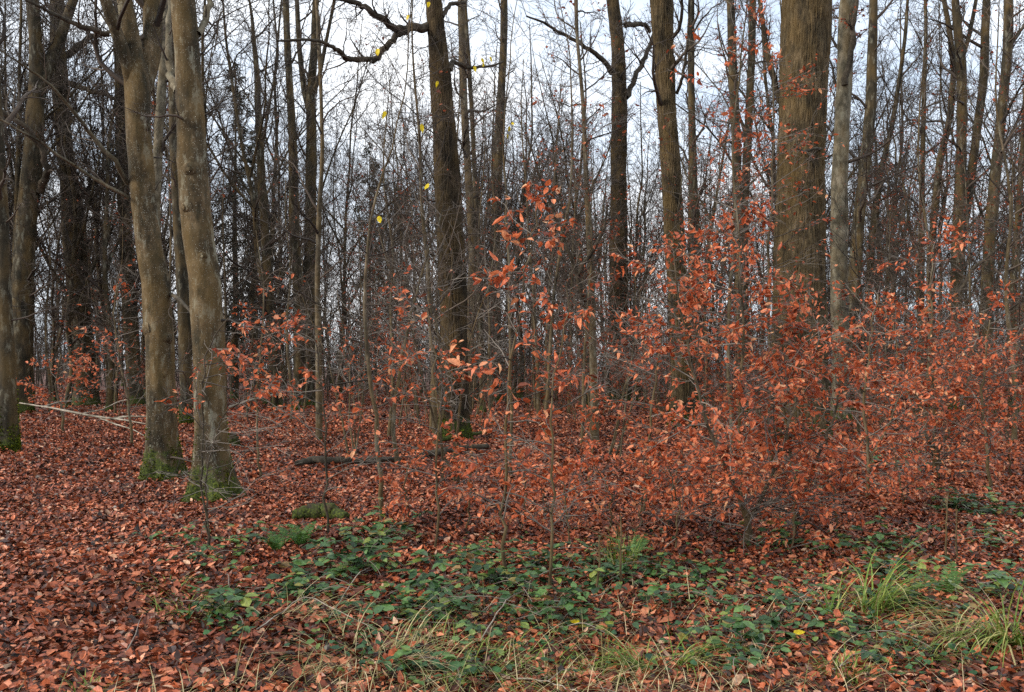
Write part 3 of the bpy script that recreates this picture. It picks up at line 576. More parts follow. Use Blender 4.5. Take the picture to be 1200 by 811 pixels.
# spruces
def spruce(base, top, label, wide=2.4):
    b = ground(base[0], base[1]) if len(base) == 2 else np.array([(base[0]-600)/F*base[2], base[2], float(gz((base[0]-600)/F*base[2], base[2]))])
    h = at(top[0], top[1], b[1])[2]
    root = thing('spruce_tree', label, 'spruce', b)
    z = np.linspace(-.1, h, 12); p = np.stack([np.cumsum(rng.normal(0, .03, 12)), np.cumsum(rng.normal(0, .03, 12)), z], 1); p -= [p[0, 0], p[0, 1], 0]
    r = .2*(1-.95*z.clip(0)/h); mb = MB(); P, rr = trunk_mesh(mb, p, r, 9, .3, .03, 3); mb.build('trunk', M['dark'], root)
    n = 84; par, q, d, rad, t = spawn(P[None], rr[None], n, .2, .99)
    L = wide*(1-t)**.75*rng.uniform(.35, 1.25, n)+.15
    a, ra = grow(q, divert(d, rng.uniform(1.2, 1.6, n)), L, np.minimum(rad*.3, .03), np.full(n, .008), 6, .06, -.09)
    cr = MB(); cr.tubes(a, ra, 3); cr.build('crown', M['twig'], root)
    par, q, d, rad, t = spawn(a, ra, 12, .15, 1.)
    k = len(q); e = divert(d, rng.uniform(.5, 1.2, k)); e[:, 2] -= .6
    s, rs = grow(q, e, rng.uniform(.25, .6, k)*(np.repeat(L, 12)/wide*.6+.6), np.full(k, .01), np.full(k, .006), 3, .1, -.12)
    fo = MB(); par, q, d, rad, t = spawn(s, rs, 5, 0, 1.)
    leaves2(fo, q, divert(d, rng.uniform(.4, 1., len(q))), rng.normal(0, 1, (len(q), 3)), .20, .05)
    fo.build('needles', M['needle'], root, smooth=False)
spruce((275, 0, 42), (274, 68), 'dark drooping spruce rising behind the gap right of the thick left beech')
spruce((300, 0, 58), (298, 150), 'second spruce, just right of the dark drooping spruce and lower', 2.6)
spruce((432, 0, 62), (432, 165), 'brownish conifer behind the bare twigs left of the long limbed oak', 3.2)
spruce((470, 0, 70), (466, 215), 'low conifer right of the brownish conifer and behind it', 3)
spruce((1062, 0, 75), (1060, 225), 'small distant conifer low in the right gap', 3)

# ------------------------------------------------------------------ understorey: distant thicket as one mass, nearer bare shrubs as things
mb = MB()
n = 2300; y = np.sqrt(rng.uniform(50**2, 118**2, n)); x = (rng.random(n)*2-1)*(y*.68+3)
st = np.stack([x, y, gz(x, y)*0-.05], 1)
h = rng.uniform(2.2, 7.5, n)*np.where(rng.random(n) < .15, 1.5, 1)
a, ra = grow(st, np.stack([rng.normal(0, .12, n), rng.normal(0, .12, n), np.ones(n)], 1), h, rng.uniform(.02, .06, n), np.full(n, .01), 6, .08, .05)
mb.tubes(a, ra, 4)
par, p, d, r, t = spawn(a, ra, 11, .1, 1.); l = np.repeat(h, 11)*rng.uniform(.15, .4, len(p))
b, rb = grow(p, divert(d, rng.uniform(.5, 1.2, len(p))), l, np.full(len(p), .014), np.full(len(p), .009), 4, .15, .04)
mb.tubes(b, rb, 3)
par, p, d, r, t = spawn(b, rb, 3, .2, 1.)
c, rc = grow(p, divert(d, rng.uniform(.4, 1., len(p))), rng.uniform(.3, 1.0, len(p)), np.full(len(p), .010), np.full(len(p), .008), 2, .1, .02)
mb.tubes(c, rc, 3)
tag(mb.build('distant_thicket', M['twig']), 'dark brown bare thicket closing off the far end of the wood', 'thicket', kind='stuff')

def shrub(h, nst, keep, fine=False):
    root = thing('bare_shrub', 'tmp', 'shrub', (0, 0, 0), 'tmp')
    st = np.zeros((nst, 3)); st[:, :2] = rng.normal(0, .12, (nst, 2))
    l = h*rng.uniform(.6, 1.05, nst)
    a, ra = grow(st, np.stack([rng.normal(0, .22, nst), rng.normal(0, .22, nst), np.ones(nst)], 1), l, rng.uniform(.009, .022, nst), np.full(nst, .004), 9, .08, .05)
    s = MB(); s.tubes(a, ra, 5); s.build('stem', M['stem'], root)
    cr = MB(); par, p, d, r, t = spawn(a, ra, 12, .3, 1.); l2 = np.repeat(l, 12)*rng.uniform(.15, .42, len(p))*(1.1-.5*t)
    b, rb = grow(p, divert(d, rng.uniform(.6, 1.2, len(p))), l2, np.minimum(r*.6, .007), np.full(len(p), .003), 5, .14, .02)
    cr.tubes(b, rb, 3)
    par, p, d, r, t = spawn(b, rb, 5, .2, 1.); l3 = np.repeat(l2, 5)*rng.uniform(.3, .6, len(p))
    c, rc = grow(p, divert(d, rng.uniform(.5, 1., len(p))), l3, np.full(len(p), .0032), np.full(len(p), .0022), 3, .14, .0)
    cr.tubes(c, rc, 3); cr.build('twigs', M['twig_pale'], root)
    if keep:
        lf = MB(); hang_leaves(lf, c, 4, keep, .07, fine=False); hang_leaves(lf, b, 4, keep, .07, fine=False)
        if lf.n: lf.build('foliage', M['leaf_far'], root, smooth=False)
    return root
bare = [shrub(h, s, k) for h, s, k in ((3.2, 3, 0), (4.2, 4, .0), (2.4, 3, .03), (5, 3, .0))]
redd = [shrub(h, s, k) for h, s, k in ((3, 3, .35), (2.2, 4, .5), (3.6, 3, .22))]
for o in redd: o.name = 'red_leaved_shrub'
sp2 = []
def place_sh(n, y0, y1, p0, p1, protos, lab, grp):
    c = 0
    for _ in range(n*40):
        if c >= n: break
        Y = math.sqrt(random.uniform(y0**2, y1**2)); px = random.uniform(p0, p1); x = (px-600)/F*Y
        if any((x-a)**2+(Y-b)**2 < .8 for a, b in sp2): continue
        sp2.append((x, Y)); c += 1; w = gap_words(px); loc = (x, Y, float(gz(x, Y))-.02)
        o = protos[random.randrange(len(protos))]
        if o.get('label') == 'tmp':
            o.location = loc; o.rotation_euler = (0, 0, random.uniform(0, 6.28)); o['label'] = lab+w; o['group'] = grp+w
        else: copy_thing(o, loc, random.uniform(0, 6.28), random.uniform(.7, 1.2), lab+w, grp+w)
place_sh(3, 11, 17, 330, 790, bare[:3], 'bare twiggy shrub ', 'bare shrubs ')
place_sh(6, 20, 34, 320, 1230, bare, 'bare twiggy shrub ', 'bare shrubs ')
place_sh(12, 36, 55, -40, 330, bare, 'bare twiggy shrub ', 'bare shrubs ')
place_sh(46, 34, 55, 330, 1240, bare, 'bare twiggy shrub ', 'bare shrubs ')
place_sh(20, 18, 34, 640, 900, redd, 'red leaved shrub ', 'red leaved shrubs ')
place_sh(34, 17, 36, 980, 1230, redd, 'red leaved shrub ', 'red leaved shrubs ')
place_sh(12, 22, 40, 20, 640, redd, 'red leaved shrub ', 'red leaved shrubs ')
for o in bare+redd:
    if o.get('label') == 'tmp':
        for ch in list(o.children): bpy.data.objects.remove(ch)
        bpy.data.objects.remove(o)

# ------------------------------------------------------------------ beech saplings in front
def sapling(label, base, stems, n1, spread, zr, keep, t0=.2, k2=6, L=.047, kind='beech_sapling', flat=.75, upd=.02, leaf='leaf', yellow=(), bias=(0, 0), klev=5, twig='twig_pale', smat='stem'):
    b = ground(*base); Y = b[1]; k = Y/F
    root = thing(kind, label, 'sapling', b)
    sm = MB(); cr = MB(); lf = MB()
    for st in stems:
        st = [(px, py, w*.74, dy) for px, py, w, dy in st]; pts = [b-np.array([0, 0, .04])] + [at(px, py, Y+dy) for px, py, w, dy in st]
        rad = [st[0][2]/2*k*1.15]+[w/2*k for px, py, w, dy in st]
        pts = np.array(pts); rad = np.array(rad)
        s = np.linspace(0, 1, len(pts)); ss = np.linspace(0, 1, 22)
        P = np.stack([np.interp(ss, s, pts[:, j]) for j in range(3)], 1); r = np.interp(ss, s, rad)
        for _ in range(2): P[1:-1] = (P[:-2]+2*P[1:-1]+P[2:])/4
        P[1:-1] += rng.normal(0, .011, (20, 3)); sm.tubes(P[None], r[None], 7)
        par, p, d, rr, t = spawn(P[None], r[None], n1, t0, 1.)
        dd = divert(d, rng.uniform(.9, 1.45, n1), flat); dd[:, :2] += np.array(bias); dd = unit(dd)
        l = spread*rng.uniform(.45, 1.1, n1)*(1.15-.6*t)
        a, ra = grow(p, dd, l, np.minimum(rr*.6, .008), np.full(n1, .0022), 8, .11, upd-.02)
        cr.tubes(a, ra, 4)
        par, p, d, rr, t = spawn(a, ra, k2, .2, 1.); l2 = np.repeat(l, k2)*rng.uniform(.2, .5, len(p))
        c, rc = grow(p, divert(d, rng.uniform(.5, 1.0, len(p)), .7), l2, np.full(len(p), .0026), np.full(len(p), .0016), 5, .12, 0)
        cr.tubes(c, rc, 3)
        par, p, d, rr, t = spawn(c, rc, 2, .2, .9); l3 = np.repeat(l2, 2)*rng.uniform(.3, .6, len(p))
        e, re = grow(p, divert(d, rng.uniform(.5, .9, len(p)), .7), l3, np.full(len(p), .002), np.full(len(p), .0014), 3, .12, 0)
        cr.tubes(e, re, 3)
        if keep:
            # leafiness differs from branch to branch
            cl = rng.random(n1) < .75
            z0, z1 = zr; m = np.repeat(cl, k2)
            hang_leaves(lf, a[cl], 7, keep, L, z0, z1); hang_leaves(lf, c[m], klev, keep, L, z0, z1); hang_leaves(lf, e[np.repeat(m, 2)], 4, keep, L, z0, z1)
        for px, py in yellow:
            q = at(px, py, Y); i = np.argmin(np.abs(P[:, 2]-(q[2]+.05))); i = max(3, i-2); mid = (P[i]+q)/2+np.array([0, 0, .12]); tw = np.stack([P[i], P[i]*.6+q*.4+np.array([0, 0, .1]), mid*.4+q*.6+np.array([0, 0, .06]), q+np.array([0, 0, .02])])
            cr.tubes(tw[None], np.array([[.0045, .0038, .003, .0016]]), 4)
    sm.build('stem', M[smat], root, org=b); cr.build('twigs', M[twig], root, org=b)
    if lf.n: lf.build('foliage', M[leaf], root, org=b, smooth=False)
    if yellow:
        q = np.array([at(px, py, Y) for px, py in yellow]); n = len(q)
        for i in range(n):
            yl = MB(); leaves(yl, q[i:i+1], np.array([[rng.normal(0, .3), rng.normal(0, .3), -1]]), np.array([[rng.normal(0, .5), -1, rng.normal(0, .3)]]), rng.uniform(.06, .095), rng.uniform(.042, .06))
            yl.build('yellow_leaf', M['yellow'], root, org=b, smooth=False)
    return root

def zat(py, base): return float(at(600, py, ground(*base)[1])[2])
B = (870, 642)
sapling('biggest red leaved beech bush, on a crooked stem in front of the thickest oak', B, [[(880, 622, 11, 0), (873, 598, 9, 0), (864, 575, 7, 0), (866, 480, 5, .1), (872, 380, 4, .2), (868, 300, 3, .2), (862, 235, 2, .2)], [(880, 622, 9, 0), (872, 598, 7, 0), (838, 520, 5, -.3), (815, 450, 4, -.4), (800, 380, 3, -.5), (790, 300, 2, -.5)], [(876, 612, 7, 0), (905, 560, 5, .1), (930, 480, 4, .2), (945, 420, 3, .3), (955, 350, 2, .3)]], 38, .95, (.52, 3.4), .74)
B = (932, 628)
sapling('leafy beech bush at the foot of the thickest oak, right of the biggest bush', B, [[(930, 590, 6, 0), (925, 530, 5, 0), (920, 470, 4, .1), (925, 400, 3, .1)], [(932, 600, 6, 0), (955, 550, 5, -.1), (975, 500, 4, -.2), (985, 440, 2, -.2)]], 26, .85, (.3, 3), .74, t0=.1)
B = (1098, 562)
sapling('broad beech bush with red leaves left of the ochre leaning trunk', B, [[(1096, 520, 6, 0), (1092, 450, 5, 0), (1090, 380, 4, 0), (1092, 310, 2, 0), (1092, 285, 1.5, 0)], [(1100, 530, 5, 0), (1125, 480, 4, .2), (1140, 420, 3, .3), (1150, 360, 2, .3)], [(1095, 530, 5, 0), (1070, 480, 4, -.2), (1055, 430, 3, -.2), (1045, 370, 2, -.3)]], 28, 1.25, (.2, 3.6), .76, L=.058, t0=.1)
B = (1018, 585)
sapling('beech bush with arching leafy twigs between the two largest red bushes', B, [[(1018, 540, 5, 0), (1012, 470, 4, 0), (1020, 400, 3, 0), (1030, 345, 2, 0)], [(1018, 545, 4, 0), (1040, 500, 3, 0), (1055, 460, 2, .1)]], 20, 1.0, (.2, 3), .5, t0=.1)
B = (1160, 572)
sapling('red leaved beech sapling nearest the right edge', B, [[(1158, 530, 5, 0), (1150, 470, 4, 0), (1155, 420, 3, 0), (1160, 375, 2, 0)]], 26, 1.1, (.1, 3), .55, t0=.1)
B = (755, 602)
sapling('half bare beech sapling left of the biggest red bush', B, [[(757, 560, 5, 0), (762, 500, 4, 0), (770, 440, 3, 0), (775, 370, 2, 0)]], 22, .9, (.1, 2.2), .4, t0=.1)
B = (590, 674)
sapling('tall thin beech sapling in the middle with the largest hanging leaves', B, [[(590, 640, 6, 0), (591, 580, 5, 0), (592, 500, 4.5, 0), (600, 420, 4, -.1), (612, 340, 3, -.2), (625, 270, 2, -.3), (632, 240, 1.5, -.3)]], 24, .75, (.5, 3), .27, L=.056, bias=(.15, -.1))
B = (646, 694)
sapling('slender beech sapling just right of the tall thin one', B, [[(647, 650, 5, 0), (649, 580, 4, 0), (646, 500, 3.5, 0), (650, 440, 2.5, 0), (664, 370, 2, 0), (668, 320, 1.2, 0)]], 20, .6, (.5, 2.2), .28, L=.052)
B = (512, 645)
sapling('thin beech sapling with sparse orange leaves left of the tall thin one', B, [[(512, 610, 4, 0), (514, 540, 3.5, 0), (512, 480, 3, 0), (508, 420, 2, 0), (500, 360, 1.5, 0)]], 20, .8, (.4, 2.3), .34)
B = (448, 613)
sapling('tall straight young tree with a few yellow leaves and brown stem left of centre', B, [[(448, 585, 8, 0), (447, 540, 7.5, 0), (440, 500, 7, 0), (432, 440, 6.5, 0), (427, 380, 6, 0), (428, 310, 5, 0), (434, 250, 4, 0), (452, 190, 3, 0), (468, 140, 2.5, 0), (478, 80, 2, 0), (482, 0, 1.5, 0)]], 24, 1.2, (1.2, 2.6), .17, t0=.3, kind='lime_sapling', twig='twig', upd=.05, flat=.3, yellow=[(443, 57), (452, 130), (494, 145), (444, 253), (502, 215), (479, 17)])
B = (466, 545)
sapling('slanting pale stemmed beech sapling crossing the tall straight young tree', B, [[(459, 500, 7, 0), (466, 450, 6, 0), (474, 400, 5, 0), (483, 360, 4, 0), (500, 300, 3, 0), (520, 240, 2, 0)]], 24, 1.2, (.8, 2.6), .22, kind='beech_sapling')
B = (383, 628)
sapling('dark thin beech sapling beside the mossy stump', B, [[(382, 580, 4, 0), (384, 520, 3.6, 0), (378, 480, 3, 0), (374, 420, 2.5, 0), (360, 370, 1.5, 0)]], 18, .8, (1.0, 2.3), .3, smat='limb')
B = (247, 648)
sapling('wiry dark sapling right in front of the thick left beech', B, [[(243, 610, 3.6, 0), (234, 570, 3.4, 0), (240, 500, 3, 0), (238, 450, 3, 0), (242, 410, 2.5, 0), (268, 372, 1.5, 0)], [(243, 610, 2.6, 0), (243, 540, 2.4, 0), (258, 490, 2, 0), (300, 450, 1.4, -.1)]], 13, .8, (1.2, 2.6), .3, bias=(.35, 0), smat='limb')
B = (304, 560)
sapling('thin beech sapling with orange leaves right of the thick left beech', B, [[(302, 520, 3.6, 0), (300, 460, 3, 0), (306, 400, 2.5, 0), (310, 340, 2, 0), (300, 270, 1.2, 0)]], 20, 1.0, (1.0, 2.9), .3)
B = (600, 560)
sapling('young lime by the centre with yellow leaves at its top', B, [[(598, 500, 5, 0), (596, 400, 4.5, 0), (597, 320, 4, 0), (594, 240, 3.5, 0), (590, 170, 3, 0), (594, 100, 2, 0), (600, 40, 1.6, 0), (606, 0, 1.2, 0)]], 22, 1.2, (.5, 2.4), .12, t0=.3, kind='lime_sapling', twig='twig', upd=.05, flat=.3, yellow=[(565, 68), (567, 74), (574, 66), (556, 77), (513, 95), (597, 148), (600, 143), (595, 157), (503, 2)])
B = (75, 508)
sapling('low spreading beech with rusty leaves near the white fallen branch', B, [[(72, 480, 4, 0), (65, 450, 3, 0), (72, 415, 2, 0)]], 22, 1.7, (.3, 2.2), .4, L=.08)
B = (860, 548)
sapling('tall slim young beech with red leaves up its height, left of the thickest oak', B, [[(858, 500, 7, 0), (852, 420, 6, 0), (856, 330, 5, 0), (862, 240, 4, 0), (858, 150, 3, 0), (870, 60, 2.5, 0), (876, 0, 2, 0)]], 46, 1.9, (1.0, 8), .30, L=.062, t0=.25, flat=.6)
B = (905, 540)
sapling('young beech whose leafy twigs cross the bark of the thickest oak', B, [[(905, 480, 5, -.3), (902, 380, 4.5, -.4), (900, 300, 4, -.5), (905, 220, 3, -.6), (908, 130, 2.4, -.6), (905, 60, 2, -.6)]], 34, 1.5, (1.2, 7), .27, L=.06, t0=.3, flat=.7)
B = (640, 522)
sapling('tall bare young beech left of the pale broken tree, its top holding red leaves', B, [[(640, 480, 6, 0), (645, 400, 6, 0), (650, 320, 5, 0), (668, 240, 4, 0), (672, 150, 3, 0), (668, 60, 2, 0), (655, 0, 1.5, 0)]], 44, 2.0, (1.5, 7), .08, L=.062, t0=.3, flat=.4, upd=.06)
B = (155, 520)
sapling('thin beech twig tree with red leaves just left of the three stemmed beech', B, [[(152, 480, 4, 0), (140, 420, 3, 0), (132, 370, 2.5, 0), (140, 320, 2, 0)]], 20, 1.6, (1.5, 5), .14, L=.08)
low = [(640, 606), (715, 622), (782, 618), (548, 622), (690, 580), (610, 625), (835, 596), (745, 628), (790, 646), (965, 600), (985, 640), (1060, 595), (668, 640), (480, 612), (925, 655), (1185, 560)]
where = ['beside the two thin saplings', 'below the half bare sapling', 'left of the crooked stem', 'left of the tall thin sapling', 'behind the slender sapling', 'at the foot of the tall thin sapling', 'left behind the crooked stem', 'in front of the half bare sapling', 'in front and left of the crooked stem', 'right of the leafy bush', 'in front of the leafy bush', 'between the two right bushes', 'right beside the slender stem', 'near the tall straight young tree', 'right of the crooked stem', 'at the right edge']
for i, ((px, py), w) in enumerate(zip(low, where)):
    hh = random.uniform(60, 120)
    sapling('knee high beech seedling with orange leaves '+w, (px, py), [[(px+random.uniform(-8, 8), py-hh*.5, 2.6, 0), (px+random.uniform(-20, 20), py-hh, 1.4, 0)]], 12, .5, (-1, 3), .48, t0=.15, kind='beech_seedling', k2=4)

# ------------------------------------------------------------------ undergrowth plants
def trifoliate(mb, p, L):
    """three ovate leaflets on a stalk"""
    n = len(p); az = rng.random(n)*6.28
    for da, f in ((0, 1.), (1.25, .85), (-1.25, .85)):
        d = np.stack([np.cos(az+da), np.sin(az+da), rng.normal(-.15, .18, n)], 1); nr = np.stack([rng.normal(0, .25, n), rng.normal(0, .25, n), np.ones(n)], 1)
        leaves(mb, p+d*.006, d, nr, L*f, L*f*.74, fold=.15, curl=.12)
def bramble_proto(R0, h, ncane, L, mat='bramble'):
    root = thing('bramble_bush', 'tmp', 'bramble', (0, 0, 0), 'tmp')
    c = MB(); lf = MB(); st = np.zeros((ncane, 3)); st[:, :2] = rng.normal(0, R0*.25, (ncane, 2)); az = rng.random(ncane)*6.28
    a, ra = grow(st, np.stack([np.cos(az)*.9, np.sin(az)*.9, rng.uniform(.5, 1.2, ncane)*h/R0*1.6], 1), rng.uniform(.7, 1.25, ncane)*R0*1.25, np.full(ncane, .0035), np.full(ncane, .0018), 9, .09, -.16)
    a[:, :, 2] = np.maximum(a[:, :, 2], .03)
    c.tubes(a, ra, 4); c.build('cane', M['twig_pale'], root)
    par, p, d, r, t = spawn(a, ra, 5, .1, 1.); p = p+rng.normal(0, .05, p.shape); p[:, 2] = np.maximum(p[:, 2]+.03, .035)
    trifoliate(lf, p, L*np.exp(rng.normal(0, .2, len(p)))); lf.build('foliage', M[mat], root, smooth=False)
    return root
br = [bramble_proto(.42, .34, 11, .085), bramble_proto(.30, .20, 9, .066), bramble_proto(.5, .24, 10, .072), bramble_proto(.26, .14, 6, .06)]
bspots = [(415, 668, 0, 1.1, 'largest dark bramble mound, left of the front centre'), (372, 682, 2, 1., 'bramble trailing left of the largest mound'), (438, 640, 0, .9, 'bramble climbing behind the largest mound, below the tall straight young tree'), (335, 700, 1, 1, 'small bramble at the left end of the green strip'),
          (268, 728, 1, 1.1, 'bramble by the left grass patch'), (250, 660, 3, 1.1, 'tiny bramble in the leaves below the thick left beech'), (305, 640, 3, 1.2, 'tiny bramble left of the ferns'), (212, 634, 3, .9, 'lone small bramble far left in the leaf carpet'),
          (470, 722, 2, 1, 'flat bramble in the middle of the front green strip'), (530, 712, 0, .9, 'bramble left of the foot of the tall thin sapling'), (570, 690, 1, 1.1, 'bramble at the foot of the tall thin sapling'), (615, 724, 0, .9, 'bramble with large leaves in the front centre'),
          (560, 655, 2, .8, 'bramble behind the tall thin sapling'), (655, 745, 3, 1.2, 'small bramble by the yellow fallen leaf'), (740, 672, 2, .9, 'bramble around the green tuft right of centre'), (705, 690, 1, 1, 'low bramble left of the green tuft'),
          (810, 676, 2, .9, 'bramble left of the crooked stem'), (785, 700, 3, 1.2, 'small bramble in front of the crooked stem'), (880, 768, 0, .8, 'bramble at the bottom right of centre'), (905, 640, 1, 1, 'bramble right of the crooked stem'), (942, 568, 2, 1.1, 'dark bramble under the leafy bush at the thickest oak'),
          (1022, 652, 0, .9, 'blue green bramble in the right leaf litter'), (1045, 680, 1, 1, 'bramble just in front of the blue green one'), (1068, 712, 1, .9, 'bramble behind the right grass tufts'), (1170, 604, 2, 1.1, 'bramble near the right edge'), (1130, 600, 1, 1, 'bramble under the broad right bush'), (1185, 640, 3, 1.2, 'small bramble at the right margin'),
          (985, 745, 2, .8, 'bramble left of the largest grass tuft'), (930, 720, 3, 1.2, 'small bramble in front of the leafy bush'), (1040, 548, 2, 1.2, 'bramble in the shade behind the right bushes'), (640, 665, 1, 1, 'bramble at the slender sapling'), (525, 780, 3, 1.1, 'small bramble in the front grass'), (1140, 690, 3, 1.3, 'bright little bramble between the right tufts')]
for i, (px, py, k, s, lab) in enumerate(bspots):
    b = ground(px, py)
    if br[k]['label'] == 'tmp':
        o = br[k]; o.location = [float(c) for c in b]; o.scale = (s,)*3; o['label'] = lab; o['group'] = 'brambles in the undergrowth'
    else: copy_thing(br[k], b, random.uniform(0, 6.28), s, lab, 'brambles in the undergrowth')

# ferns
def fern(px, py, s, lab, nf=6):
    b = ground(px, py); root = thing('fern', lab, 'fern', b, 'ferns')
    fr = MB(); az = np.arange(nf)*6.28/nf+rng.normal(0, .3, nf)
    a, ra = grow(np.zeros((nf, 3)), np.stack([np.cos(az), np.sin(az), np.full(nf, 1.7)], 1), rng.uniform(.38, .5, nf)*s, np.full(nf, .003), np.full(nf, .001), 9, .03, -.13)
    st = MB(); st.tubes(a, ra, 4); st.build('stalk', M['fern'], root)
    par, p, d, r, t = spawn(a, ra, 34, .12, 1., jit=False)
    side = unit(np.cross(d, [0, 0, 1.]))*np.where(np.arange(len(p)) % 2 == 0, 1, -1)[:, None]
    l = .085*s*np.sin(np.pi*(.12+.86*t))**.8
    leaves(fr, p, unit(side+d*.35), np.cross(side, d)*np.sign(np.cross(side, d)[:, 2:3]), l, np.full(len(p), .022*s), fold=.05, curl=.08); fr.build('frond', M['fern'], root, smooth=False)
fern(352, 642, .72, 'bright green fern beside the mossy stump', 6)
fern(325, 648, .6, 'smaller pale green fern left of the bright one', 5)
fern(742, 655, .6, 'green fern among the brambles right of centre', 7)
fern(1108, 700, .7, 'little bright fern between the two right grass tufts', 5)

# grass
def blades(mb, p, L, W, az, lean, arch):
    n = len(p); m = 7; t = np.linspace(0, 1, m)
    th = lean[:, None]+arch[:, None]*t[None]**1.1
    st = (L/(m-1))[:, None]
    hx = np.concatenate([np.zeros((n, 1)), np.cumsum(np.sin(th[:, :-1])*st, 1)], 1); hz = np.concatenate([np.zeros((n, 1)), np.cumsum(np.cos(th[:, :-1])*st, 1)], 1)
    pts = p[:, None]+np.stack([hx*np.cos(az)[:, None], hx*np.sin(az)[:, None], hz], 2)
    pts[:, :, 2] = np.maximum(pts[:, :, 2], p[:, None, 2]+.008)
    s = np.stack([-np.sin(az), np.cos(az), np.zeros(n)], 1)
    w = (W[:, None]*(1-t[None]**2.2*.92)/2)[..., None]*s[:, None]
    mb.grids(np.stack([pts-w, pts+w], 2))
def tuft(px, py, n, rad, L, lab, mat='grass', lean=.35, arch=1.6, w=.006, bias=None):
    b = ground(px, py); root = MB(); a = rng.random(n)*6.28; rr = rad*np.sqrt(rng.random(n))
    p = np.stack([np.cos(a)*rr, np.sin(a)*rr, np.zeros(n)-.01], 1); az = a+rng.normal(0, .7, n)
    if bias is not None: az = np.where(rng.random(n) < .7, bias+rng.normal(0, .6, n), az)
    blades(root, p, L*rng.uniform(.45, 1.15, n), w*rng.uniform(.6, 1.2, n), az, np.abs(rng.normal(lean, .2, n)), arch*rng.uniform(.5, 1.3, n))
    o = root.build('grass_tuft', M[mat], smooth=True); o.location = [float(c) for c in b]
    tag(o, lab, 'grass', 'grass tufts in front')
tuft(1020, 722, 90, .08, .72, 'arching yellow green grass tuft in the right foreground', bias=.1, lean=.55, arch=2.1, w=.010)
tuft(978, 726, 14, .04, .42, 'few tall grass blades left of the arching tuft', bias=.3, lean=.35, arch=1.2, w=.009)
tuft(1180, 756, 110, .11, .78, 'largest long grass tuft at the bottom right corner', lean=.8, arch=2.0, w=.010, bias=3.6)
tuft(1125, 756, 60, .08, .50, 'pale drooping grass tuft left of the largest one', mat='straw', bias=3.3, lean=.8, arch=2.1, w=.009)
tuft(1195, 704, 30, .1, .55, 'grass tuft at the right edge behind the largest one', lean=.7, arch=2.1, w=.009)
tuft(800, 782, 60, .08, .38, 'bright green grass tuft at the bottom right of centre', bias=.1, lean=.8, arch=2.0, w=.008)
tuft(752, 786, 60, .08, .38, 'green grass tuft left of the bright one at the bottom', bias=2.9, lean=.8, arch=2.0, w=.008)
tuft(990, 792, 140, .11, .17, 'short mossy green grass cushion at the bottom right', lean=.5)
tuft(730, 665, 110, .14, .30, 'upright dark green grass clump right of centre', lean=.25, arch=.9)
tuft(225, 722, 90, .2, .24, 'soft green grass patch at the left of the green strip', lean=.6)
tuft(195, 690, 40, .16, .18, 'thin grass patch in the leaves on the left', lean=.7)
tuft(345, 726, 80, .24, .48, 'straw coloured dry grass tuft left of centre', mat='straw', bias=.2, lean=1.0, arch=1.2)
tuft(430, 775, 150, .32, .46, 'dry tangled grass tuft in the front centre', mat='straw', lean=1.0, arch=1.3)
tuft(520, 778, 140, .34, .36, 'green and straw grass tuft at the bottom centre', lean=.8, arch=1.4)
tuft(610, 792, 110, .34, .30, 'low grass tuft at the bottom right of the dry one', lean=.9)
tuft(690, 802, 90, .3, .26, 'sparse grass at the bottom edge left of the green tufts', lean=.8)
tuft(105, 812, 40, .1, .16, 'small grass tuft on the bottom edge at the left', lean=.6)
tuft(1075, 772, 80, .14, .22, 'grass tuft below the arching one', lean=.8)
# loose blades and stems of the green strip
mb = MB(); n = 2200; q = []
while len(q) < n:
    px = random.gauss(600, 330); py = random.uniform(690, 850)
    if py < 815-(px-150)*.16 and px < 500: continue
    q.append(ground(px, py))
q = np.array(q); q[:, 2] += .005
blades(mb, q, rng.uniform(.08, .34, n), rng.uniform(.002, .0055, n), rng.random(n)*6.28, np.abs(rng.normal(1.05, .3, n)), rng.uniform(.2, 1.2, n))
tag(mb.build('loose_grass', M['straw']), 'thin loose grass and straw scattered through the front undergrowth', 'grass', kind='stuff')
mb = MB(); n = 1500; q = []
cen = [(random.uniform(430, 1200), random.uniform(630, 805)) for _ in range(60)]+[(random.uniform(230, 500), random.uniform(690, 760)) for _ in range(14)]
while len(q) < n:
    c = random.choice(cen); q.append(ground(random.gauss(c[0], 22), min(840, random.gauss(c[1], 9))))
q = np.array(q); q[:, 2] += rng.uniform(.02, .09, n); az = rng.random(n)*6.28
leaves(mb, q, np.stack([np.cos(az), np.sin(az), rng.normal(0, .2, n)], 1), np.stack([rng.normal(0, .3, n), rng.normal(0, .3, n), np.ones(n)], 1), rng.uniform(.028, .055, n), rng.uniform(.026, .046, n), fold=.1, curl=.1)
tag(mb.build('ground_ivy', M['ivy'], smooth=False), 'low dark green creeping leaves among the fallen leaves', 'ground cover', kind='stuff')

mb = MB(); x, y = wedge(900, 3.5, 22); n = len(x); a = rng.random(n)*6.28; l = rng.uniform(.08, .45, n)
P0, R0 = grow(np.stack([x, y, gz(x, y)+.02], 1), np.stack([np.cos(a), np.sin(a), rng.normal(.02, .08, n)], 1), l, rng.uniform(.002, .005, n), np.full(n, .0012), 4, .16, -.02)
P0[:, :, 2] = np.maximum(P0[:, :, 2], gz(P0[:, :, 0], P0[:, :, 1])+.015); mb.tubes(P0, R0, 4)
tag(mb.build('twig_debris', M['twig_pale']), 'thin dead twigs strewn over the fallen leaves', 'twigs', kind='stuff')
